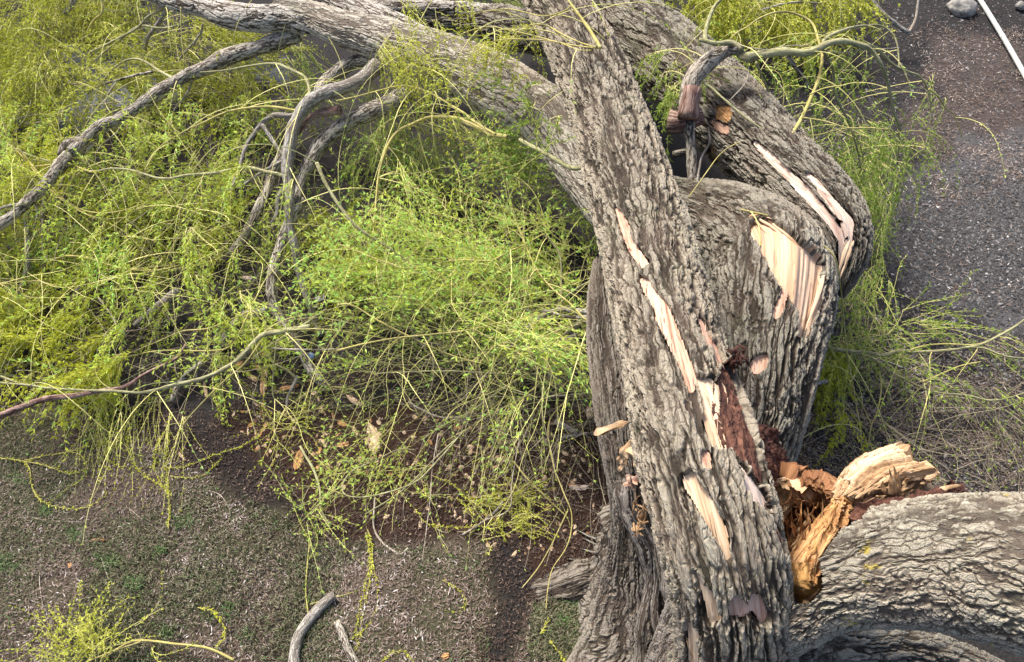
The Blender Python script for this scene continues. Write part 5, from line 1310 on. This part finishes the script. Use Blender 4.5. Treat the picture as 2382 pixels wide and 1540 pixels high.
# ------------------------------------------------------------------ loose things on the ground
def chip(x, y, Lp, Wp, ang, mat, label, group=None, thick=0.018, name='wood_chip', z=None, cat='wood chip'):
    """a split chip: a long irregular wedge with jagged ends; ang is its lie in the picture, in degrees"""
    p = W(x, y, 0.0)
    p[2] = float(ground_z(np.array([p[0]]), np.array([p[1]]))[0]) + 0.004 if z is None else z
    a = W(x + 40 * math.cos(math.radians(ang)), y + 40 * math.sin(math.radians(ang)), 0) - W(x, y, 0)
    e = a / np.linalg.norm(a)
    Lm = Lp * np.linalg.norm(a) / 40
    b = np.array([-e[1], e[0], 0])
    c_ = W(x - 40 * math.sin(math.radians(ang)), y + 40 * math.cos(math.radians(ang)), 0) - W(x, y, 0)
    Wm = Wp * abs(c_ @ b) / 40
    r = np.random.default_rng(int(x * 7 + y))
    nu, nv = 14, 7
    u = np.linspace(-0.5, 0.5, nu); v = np.linspace(-0.5, 0.5, nv)
    U, Vv = np.meshgrid(u, v, indexing='ij')
    half = 1 - 0.55 * np.abs(2 * U) ** 3 + 0.12 * vnoise(np.stack([U * 5 + x, U * 0, U * 0], -1), 3)
    jag = np.where(np.abs(U) > 0.42, r.normal(0, 0.07, nv)[None, :] * np.sign(U), 0)
    top = thick * (0.7 + 0.5 * vnoise(np.stack([U * 2 + y, Vv * 9, U * 0], -1), 4)) * (1 - 0.55 * np.abs(2 * Vv) ** 2)
    base = p[None, None] + e * ((U + jag) * Lm)[..., None] + b * (Vv * half * Wm)[..., None]
    curl = np.array([0, 0, 1]) * (0.06 * Lm * (U ** 2) * 2)[..., None]
    Vt = base + curl + np.array([0, 0, 1]) * top[..., None]
    Vb = base + curl * 0.5
    off = p
    V = np.concatenate([Vt.reshape(-1, 3), Vb.reshape(-1, 3)])
    q = grid_quads(nu, nv, False); k = nu * nv
    per = np.concatenate([np.arange(nv), np.arange(1, nu) * nv + nv - 1, (nu - 1) * nv + np.arange(nv - 2, -1, -1), np.arange(nu - 2, 0, -1) * nv])
    p2 = np.roll(per, -1)
    co = np.stack([Vv * Wm, Vv * 0 + x, U * Lm], -1).reshape(-1, 3)
    o = mesh_obj(name, V, [q, q[:, ::-1] + k, np.stack([per, per + k, p2 + k, p2], 1)], M[mat], origin=tuple(off), smooth=False, attrs={'bark_co': ('FLOAT_VECTOR', np.vstack([co, co]))})
    return tag(o, label, cat, group)
G1 = 'wood chips scattered on the soil'
for a in [
    (614, 886, 64, 16, 95, 'split', 'long upright tan wood splinter below the green branch end'),
    (868, 1022, 74, 28, 80, 'sap', 'largest pale cream wood chip lying on the brown soil'),
    (694, 1070, 50, 20, 105, 'heart', 'orange wood chip with a pointed end beside a yellow twig'),
    (668, 902, 32, 10, -10, 'heart', 'slim orange wood chip lying flat right of the tan splinter'),
    (824, 933, 36, 12, 35, 'sap', 'pale slanting wood chip under the bush edge'),
    (795, 985, 22, 12, 25, 'heart', 'small orange wood chip up and left of the largest cream chip'),
    (797, 1033, 26, 12, -10, 'heart', 'rounded orange wood chip left of the largest cream chip'),
    (826, 1004, 24, 8, 60, 'sap', 'thin pale chip close beside the largest cream chip'),
    (478, 908, 38, 9, 80, 'sap', 'thin pale wood splinter standing beneath the long green branch'),
    (427, 1067, 24, 8, 50, 'sap', 'narrow pale wood sliver on the dark soil band'),
    (1161, 1066, 38, 16, 5, 'sap', 'broad greyish cream chip under the thin grey twigs'),
    (1346, 1132, 44, 14, 0, 'white', 'white shredded wood chip on bare soil left of the stump'),
    (1142, 1204, 36, 12, 20, 'heart', 'orange wood chip half under the yellow leafy twigs'),
    (1036, 1528, 20, 13, -20, 'heart', 'orange wood chip alone near the dark strip of soil'),
    (234, 1257, 34, 7, 2, 'heart', 'flat tan wood chip lying alone on the lawn'),
    (166, 1318, 11, 14, 80, 'heart', 'tiny stubby orange chip on the lawn'),
    (1370, 962, 14, 30, 0, 'sap', 'upright cream chip caught beside the short standing stem'),
    (576, 648, 26, 10, 5, 'white', 'white wood chip showing among the dark branches'),
    (601, 857, 20, 12, 40, 'split', 'dull tan chip just above the long upright splinter'),
    (614, 825, 16, 10, 10, 'heart', 'small orange chip directly below the green branch'),
    (553, 848, 24, 11, -20, 'heart', 'reddish orange chip left of the long upright splinter'),
    (588, 880, 22, 12, 30, 'split', 'brownish chip touching the left of the upright splinter'),
]:
    chip(*a[:6], a[6], G1)
r_ = np.random.default_rng(5)
q = np.vstack([sample_poly([(760, 960), (1400, 980), (1410, 1280), (1180, 1290), (800, 1180), (700, 1080)], 190, r_), sample_poly([(480, 940), (760, 860), (800, 1100), (640, 1100)], 70, r_)])
for (x, y) in q:
    chip(x, y, 7 + 15 * r_.beta(1.2, 2.5), r_.uniform(4, 9), r_.uniform(0, 180), ['sap', 'split', 'heart', 'sap'][r_.integers(4)], 'tiny pale wood splinter scattered on the brown soil', 'tiny splinters on the brown soil', thick=0.008, name='wood_splinter', cat='wood splinter')

def stick(key, pts, w0, w1, z0, z1, mat, name, label, cat, leaf=None, per=30, size=0.02, group=None, sawn=False):
    """a loose stick or sprig: one mesh, or an Empty with its stem and leaves"""
    XY = [px(key, *p) for p in pts]
    c = W(*XY[len(XY) // 2], 0)
    root = empty(name, tuple(c), label, cat, group)
    o = branch(root, key, pts, w0, w1, z0, z1, mat, 'stem' if leaf else 'wood')
    SAMP.pop() if False else None
    P = BR[-1][1]
    if leaf:
        idx = np.linspace(0, len(P) - 1, 14)
        PP = np.stack([np.interp(idx, np.arange(len(P)), P[:, k]) for k in range(3)], 1)
        PP = PP + np.array([0, 0, 0.002])
        sub_leaf(PP, leaf, per, size, root)
    return root

def sub_leaf(PP, leaf, per, size, root, seed=None):
    Lm = np.linalg.norm(np.diff(PP, axis=0), axis=1).sum()
    V, qf = leaves(PP[None], max(6, int(per * Lm)), size, int(abs(PP.sum()) * 1000) % 99991, u0=0.02, wide=0.26)
    V[:, 2] = np.maximum(V[:, 2], 0.012)
    k = len(qf)
    r = np.random.default_rng(k)
    mesh_obj('leaves', V, [qf], M[leaf], root, smooth=False, attrs={'tint': ('FLOAT', np.repeat(r.uniform(0.1, 0.9, k), 4))})

stick('G', [(2325, 1090), (2200, 1180), (2120, 1260), (2060, 1360), (2035, 1480), (2030, 1600)], 62, 84, 0.06, 0.06, 'grey', 'cut_branch', 'dark grey curved branch piece lying on the lawn edge', 'branch')
log = stick('G', [(2320, 1262), (2390, 1400), (2450, 1530), (2490, 1620)], 52, 60, 0.06, 0.06, 'branch', 'cut_branch', 'short straight branch piece with a pale sawn end', 'branch')
stick('E', [(1495, 1400), (1560, 1440), (1650, 1492)], 50, 36, 0.1, 0.06, 'pale', 'broken_stick', 'stout pale peeled stick on the soil by the stump', 'stick')
stick('E', [(1530, 1530), (1650, 1500), (1760, 1490)], 26, 18, 0.05, 0.05, 'grey', 'broken_stick', 'dark grey stick lying beside the pale peeled one', 'stick')
stick('H', [(240, 400), (238, 600), (280, 700), (340, 752), (410, 792), (470, 750)], 16, 16, 0.03, 0.03, 'pale', 'broken_stick', 'thin grey hooked stick bent like a J on the lawn edge', 'stick')
stick('H', [(1125, 430), (1060, 510), (960, 590), (850, 660)], 30, 9, 0.06, 0.03, 'grey', 'broken_stick', 'dark tapering stick across the yellow leafy twigs', 'stick')
stick('G', [(2080, 50), (2110, 110), (2170, 220), (2215, 350), (2220, 480), (2275, 585)], 22, 16, 0.05, 0.04, 'green', 'broken_stick', 'yellowish wavy stick pointing down onto the lawn', 'stick')
stick('G', [(130, 520), (350, 560), (650, 580), (800, 630), (860, 720), (885, 775)], 7, 5, 0.02, 0.02, 'pale', 'dry_stalk', 'long pale dry stalk curving across the lawn', 'stalk')
stick('G', [(140, 530), (230, 650), (275, 800), (275, 1000), (300, 1160)], 7, 5, 0.02, 0.02, 'pale', 'dry_stalk', 'wavy pale stalk running down the lawn', 'stalk')
stick('G', [(700, 820), (750, 950), (850, 1100), (920, 1250), (980, 1370)], 7, 5, 0.02, 0.02, 'pale', 'dry_stalk', 'straight thin stalk reaching the yellow sprig on the lawn', 'stalk')
stick('G', [(1440, 350), (1530, 390), (1600, 490)], 7, 5, 0.02, 0.02, 'pale', 'dry_stalk', 'short arched pale stalk at the lawn edge', 'stalk')
stick('G', [(875, 460), (1000, 560), (1150, 650)], 6, 4, 0.02, 0.02, 'pale', 'dry_stalk', 'thin slanting stalk in the middle of the lawn', 'stalk')
GS = 'leafy sprigs lying on the lawn'
for key, pts, w0, w1, lf, per, lab in [
    ('G', [(-20, 125), (150, 148), (205, 200), (215, 300), (250, 390), (330, 450), (520, 482), (640, 450), (735, 385)], 11, 6, 'leaf_yellow', 70, 'yellow leafy sprig curled in a big hook on the lawn'),
    ('G', [(150, 148), (300, 115), (450, 90), (600, 50), (820, 5)], 10, 6, 'leaf_yellow', 50, 'yellow leafy sprig lying straight along the lawn edge'),
    ('G', [(170, 150), (280, 170), (400, 210), (480, 240), (560, 210), (600, 180), (560, 110), (500, 85)], 8, 5, 'leaf_yellow', 60, 'yellow leafy sprig looped inside the big hook'),
    ('G', [(600, 200), (560, 280), (450, 350), (380, 420)], 6, 4, 'leaf_green', 60, 'greener leafy sprig hanging below the loop'),
    ('G', [(1165, 625), (1170, 450), (1160, 300), (1150, 150), (1175, -40)], 10, 6, 'leaf_yellow', 80, 'yellow leafy sprig lying straight down onto the lawn'),
    ('G', [(1190, 395), (1110, 300), (1070, 180), (1080, 60), (1130, -40)], 8, 5, 'leaf_yellow', 100, 'leafy sprig joining the straight one from above'),
    ('G', [(1160, 340), (1020, 260), (940, 180), (900, 80), (870, -30)], 8, 5, 'leaf_yellow', 90, 'leafy sprig fanning to the left of the straight one'),
    ('G', [(830, 0), (745, 60), (740, 110), (780, 165), (900, 195), (1050, 185), (1080, 160)], 8, 5, 'leaf_yellow', 80, 'yellow sprig bent like a U on the dark soil'),
    ('G', [(1150, 190), (1250, 195), (1350, 165), (1450, 120), (1570, 80), (1700, 30), (1780, -20)], 8, 5, 'leaf_yellow', 80, 'yellow sprig rising along the dark soil'),
    ('G', [(1180, 250), (1300, 265), (1420, 240), (1530, 130)], 6, 4, 'leaf_yellow', 70, 'thin yellow sprig under the rising one'),
    ('G', [(1370, 1165), (1470, 1185), (1540, 1270), (1555, 1360), (1500, 1440)], 9, 5, 'leaf_yellow', 110, 'small yellow leafy sprig arched like a C on the lawn'),
    ('G', [(2135, 1210), (2118, 1050), (2130, 850), (2140, 700), (2080, 580), (2010, 400), (1950, 250)], 13, 6, 'leaf_green', 50, 'tall green leafy sprig standing up from the grey branch piece'),
    ('G', [(2140, 830), (2200, 700), (2150, 560), (2100, 450), (2090, 270)], 9, 5, 'leaf_green', 60, 'second green sprig forking off the tall one'),
    ('G', [(2145, 1140), (2250, 1110), (2382, 1075), (2500, 1040)], 9, 6, 'leaf_green', 30, 'short green sprig crossing to the right of the tall one'),
    ('G', [(2060, 1330), (2040, 1430), (2000, 1540), (1970, 1600)], 10, 6, 'leaf_green', 30, 'green sprig lying along the grey branch piece'),
    ('H', [(190, 620), (225, 760), (215, 900), (190, 1050), (160, 1200), (130, 1400), (95, 1480)], 9, 5, 'leaf_yellow', 90, 'long hanging yellow sprig above the sawn branch'),
    ('H', [(180, 640), (210, 820), (180, 980), (140, 1150), (110, 1350)], 8, 5, 'leaf_yellow', 90, 'yellow sprig lying against the long hanging one'),
    ('H', [(230, 860), (260, 1050), (240, 1200), (160, 1330), (40, 1400)], 8, 5, 'leaf_yellow', 60, 'outer yellow sprig bowed beside the long hanging one'),
    ('H', [(710, 975), (800, 1020), (870, 1100), (870, 1150), (800, 1195), (740, 1180)], 6, 4, 'leaf_yellow', 50, 'faint thin sprig bent in a hook on the middle lawn'),
    ('H', [(1450, 1385), (1500, 1450), (1560, 1530), (1600, 1580)], 8, 6, 'leaf_yellow', 90, 'yellow sprig at the foot of the root flare'),
    ('H', [(290, 1540), (350, 1480), (450, 1465), (500, 1530)], 7, 5, 'leaf_yellow', 90, 'yellow sprig curled right of the sawn branch'),
    ('H', [(1385, 1345), (1420, 1290), (1440, 1250)], 9, 6, 'leaf_yellow', 90, 'short yellow sprig tip close to the root flare'),
    ('H', [(520, 480), (600, 580), (700, 605), (850, 605), (980, 600), (1100, 640), (1150, 700)], 7, 5, 'leaf_yellow', 70, 'yellow sprig lying along the edge of the brown soil'),
    ('H', [(640, 250), (780, 310), (860, 400), (960, 430), (1060, 480), (1110, 560), (1140, 680)], 8, 5, 'leaf_yellow', 80, 'yellow sprig tangled above the dark tapering stick'),
]:
    stick(key, pts, w0 * 0.62, w1 * 0.6, 0.05, 0.03, 'yellow', 'leafy_sprig', lab, 'sprig', leaf=lf, per=per * 2.2, size=0.030, group=GS)

# the dense bright yellow bough at the lower edge: a broken branch of its own
bough = empty('leafy_bough', tuple(W(560, 1480, 0)), 'broken bough with dense bright yellow leaves on the lawn', 'branch')
b0 = branch(bough, 'G', [(1620, 1530), (1500, 1470), (1400, 1440), (1200, 1410), (1000, 1390), (880, 1410), (760, 1480), (640, 1580)], 20, 10, 0.10, 0.12, 'yellow', 'branch')
b1 = branch(bough, 'G', [(980, 1395), (850, 1440), (700, 1500), (560, 1560)], 14, 8, 0.12, 0.15, 'yellow', 'branch')
r_ = np.random.default_rng(77)
qs = np.array([px('G', *p) for p in zip(r_.normal(590, 130, 90), r_.normal(1470, 85, 90))])
st = W(qs[:, 0], qs[:, 1], r_.uniform(0.03, 0.25, 90))
PP = grow(st, r_.normal(0, 0.6, (90, 3)) + np.array([-0.3, 0.3, 0.2]), r_.uniform(0.2, 0.5, 90), 10, 0.8, 1.3, 78)
foliage_mesh(PP, 'leaf_yellow', 'stem', b0, 'foliage', 30, 0.026, seed=79, tint0=0.6, tvar=0.35, wide=0.3)
qs = np.array([px('G', *p) for p in [(620, 1210), (560, 1240), (640, 1260), (400, 1290), (320, 1400), (880, 1340), (800, 1380), (950, 1420), (1050, 1440), (1100, 1480)]])
PP = grow(W(qs[:, 0], qs[:, 1], 0.12), r_.normal(0, 0.4, (10, 3)) + np.array([-0.2, -0.6, 0.1]), r_.uniform(0.3, 0.55, 10), 10, 0.5, 1.3, 80)
foliage_mesh(PP, 'leaf_yellow', 'stem', b1, 'foliage', 40, 0.022, seed=81, tint0=0.5, tvar=0.35)

# pole, rock, litter
m, n, out = new_mat('weathered_pole')
tc = N_(n, 'ShaderNodeTexCoord'); g = noise_(n, tc.outputs['Object'], 9, 4)
b = N_(n, 'ShaderNodeBsdfPrincipled', i_Roughness=0.5)
n.links.new(ramp_(n, g.outputs['Fac'], [(0.3, (0.36, 0.38, 0.34)), (0.7, (0.52, 0.53, 0.48))]), b.inputs['Base Color']); n.links.new(b.outputs[0], out.inputs[0]); M['pole'] = m
pa, pb = W(*px('C', 2040, -60), 0.05), W(*px('C', 2420, 580), 0.05)
pole = empty('bamboo_pole', tuple((pa + pb) / 2), 'pale straight jointed pole lying on the dark ground', 'pole')
for f0, f1 in ((0, 0.53), (0.53, 1.0)):
    pm = lambda f: pa + (pb - pa) * f + np.array([0.018, 0, 0.0]) * math.sin(math.pi * f)
    S, s = spline([pm(f0), pm((f0 + f1) / 2), pm(f1)], n=30)
    V, Nn, co = tube(S, np.full(30, 0.030) * (1 + 0.10 * (np.arange(30) > 27) * (f0 == 0)), 16, s)
    mesh_obj('pole_section', V, [grid_quads(30, 16)], M['pole'], pole)
m, n, out = new_mat('field_stone')
tc = N_(n, 'ShaderNodeTexCoord'); g = noise_(n, tc.outputs['Object'], 12, 6, 0.7)
b = N_(n, 'ShaderNodeBsdfPrincipled', i_Roughness=0.85)
n.links.new(ramp_(n, g.outputs['Fac'], [(0.35, (0.10, 0.095, 0.085)), (0.65, (0.34, 0.32, 0.28))]), b.inputs['Base Color'])
bp = N_(n, 'ShaderNodeBump', i_Distance=0.02); n.links.new(g.outputs['Fac'], bp.inputs['Height']); n.links.new(bp.outputs[0], b.inputs['Normal']); n.links.new(b.outputs[0], out.inputs[0]); M['stone'] = m
def stone(x, y, wpx, label):
    p = W(x, y, 0.08)
    rr = 0.5 * wpx * depth(p) / F
    th, ph = np.meshgrid(np.linspace(0, 2 * np.pi, 40, endpoint=False), np.linspace(0.02, np.pi - 0.02, 24))
    D = np.stack([np.sin(ph) * np.cos(th), np.sin(ph) * np.sin(th), np.cos(ph)], -1)
    V = D * np.array([1, 0.9, 0.6]) * rr * (1 + 0.18 * vnoise(D * 1.7 + x, 8) + 0.06 * vnoise(D * 5, 9))[..., None] + np.array([p[0], p[1], 0.06])
    o = mesh_obj('rock', V, [grid_quads(24, 40)], M['stone'], origin=(p[0], p[1], 0))
    tag(o, label, 'rock')
stone(2238, 14, 62, 'rounded grey rock beside the pale pole')
stone(2376, 10, 26, 'small grey stone right of the pale pole')

def simple_mat(name, col, rough=0.4):
    m, n, out = new_mat(name)
    tc = N_(n, 'ShaderNodeTexCoord'); g = noise_(n, tc.outputs['Object'], 40, 3)
    b = N_(n, 'ShaderNodeBsdfPrincipled', i_Roughness=rough)
    n.links.new(mix_(n, g.outputs['Fac'], tuple(c * 0.8 for c in col), tuple(min(1, c * 1.15) for c in col)), b.inputs['Base Color'])
    n.links.new(b.outputs[0], out.inputs[0])
    return m
M['blue'] = simple_mat('blue_plastic', (0.10, 0.16, 0.30), 0.35)
M['paper'] = simple_mat('white_paper', (0.75, 0.77, 0.82), 0.7)
p = W(*px('D', 2157, 962), 0.02)
cap = empty('bottle_cap', (p[0], p[1], 0), 'small blue plastic cap on the dark soil among the twigs', 'bottle cap')
prof = [(0.0, 0.026), (0.020, 0.027), (0.027, 0.026), (0.031, 0.022), (0.0325, 0.016), (0.034, 0.0)]
th = np.linspace(0, 2 * np.pi, 48, endpoint=False)
V = np.array([[[rr * (1 + (0.02 * (j % 2) if 2 < k else 0)) * math.cos(t), rr * (1 + (0.02 * (j % 2) if 2 < k else 0)) * math.sin(t), zz] for j, t in enumerate(th)] for k, (rr, zz) in enumerate(prof)])
R3 = np.array(Matrix.Rotation(0.35, 3, 'X'))
mesh_obj('cap_shell', V.reshape(-1, 3) @ R3.T + np.array([p[0], p[1], 0.03]), [grid_quads(6, 48)], M['blue'], cap)
V = np.array([[[rr * math.cos(t), rr * math.sin(t), zz] for t in th] for rr, zz in ((0.012, 0.0265), (0.012, 0.029), (0.017, 0.029), (0.017, 0.0265))])
mesh_obj('cap_ring', V.reshape(-1, 3) @ R3.T + np.array([p[0], p[1], 0.03]), [grid_quads(4, 48)], M['blue'], cap)
def scrap(key, x, y, sx, sy, label):
    c = W(*px(key, x, y), 0.03)
    r = np.random.default_rng(int(x))
    U, Vv = np.meshgrid(np.linspace(-1, 1, 12), np.linspace(-1, 1, 9), indexing='ij')
    rad = 1 + 0.2 * vnoise(np.stack([U * 2 + x, Vv * 2, U * 0], -1), 2)
    z = 0.02 + 0.022 * vnoise(np.stack([U * 1.6, Vv * 1.6 + x, U * 0], -1), 1)
    V = np.stack([c[0] + U * sx * rad, c[1] + Vv * sy * rad + U * 0.02, c[2] + z], -1)
    Vb = V - np.array([0, 0, 0.0015])
    q = grid_quads(12, 9, False)
    o = mesh_obj('paper_scrap', np.concatenate([V.reshape(-1, 3), Vb.reshape(-1, 3)]), [q, q[:, ::-1] + 108], M['paper'], origin=(c[0], c[1], 0))
    tag(o, label, 'paper scrap')
scrap('D', 2215, 565, 0.045, 0.03, 'crumpled white paper scrap beside the grey branch')
scrap('D', 2180, 625, 0.02, 0.014, 'tiny white paper scrap just below the larger one')
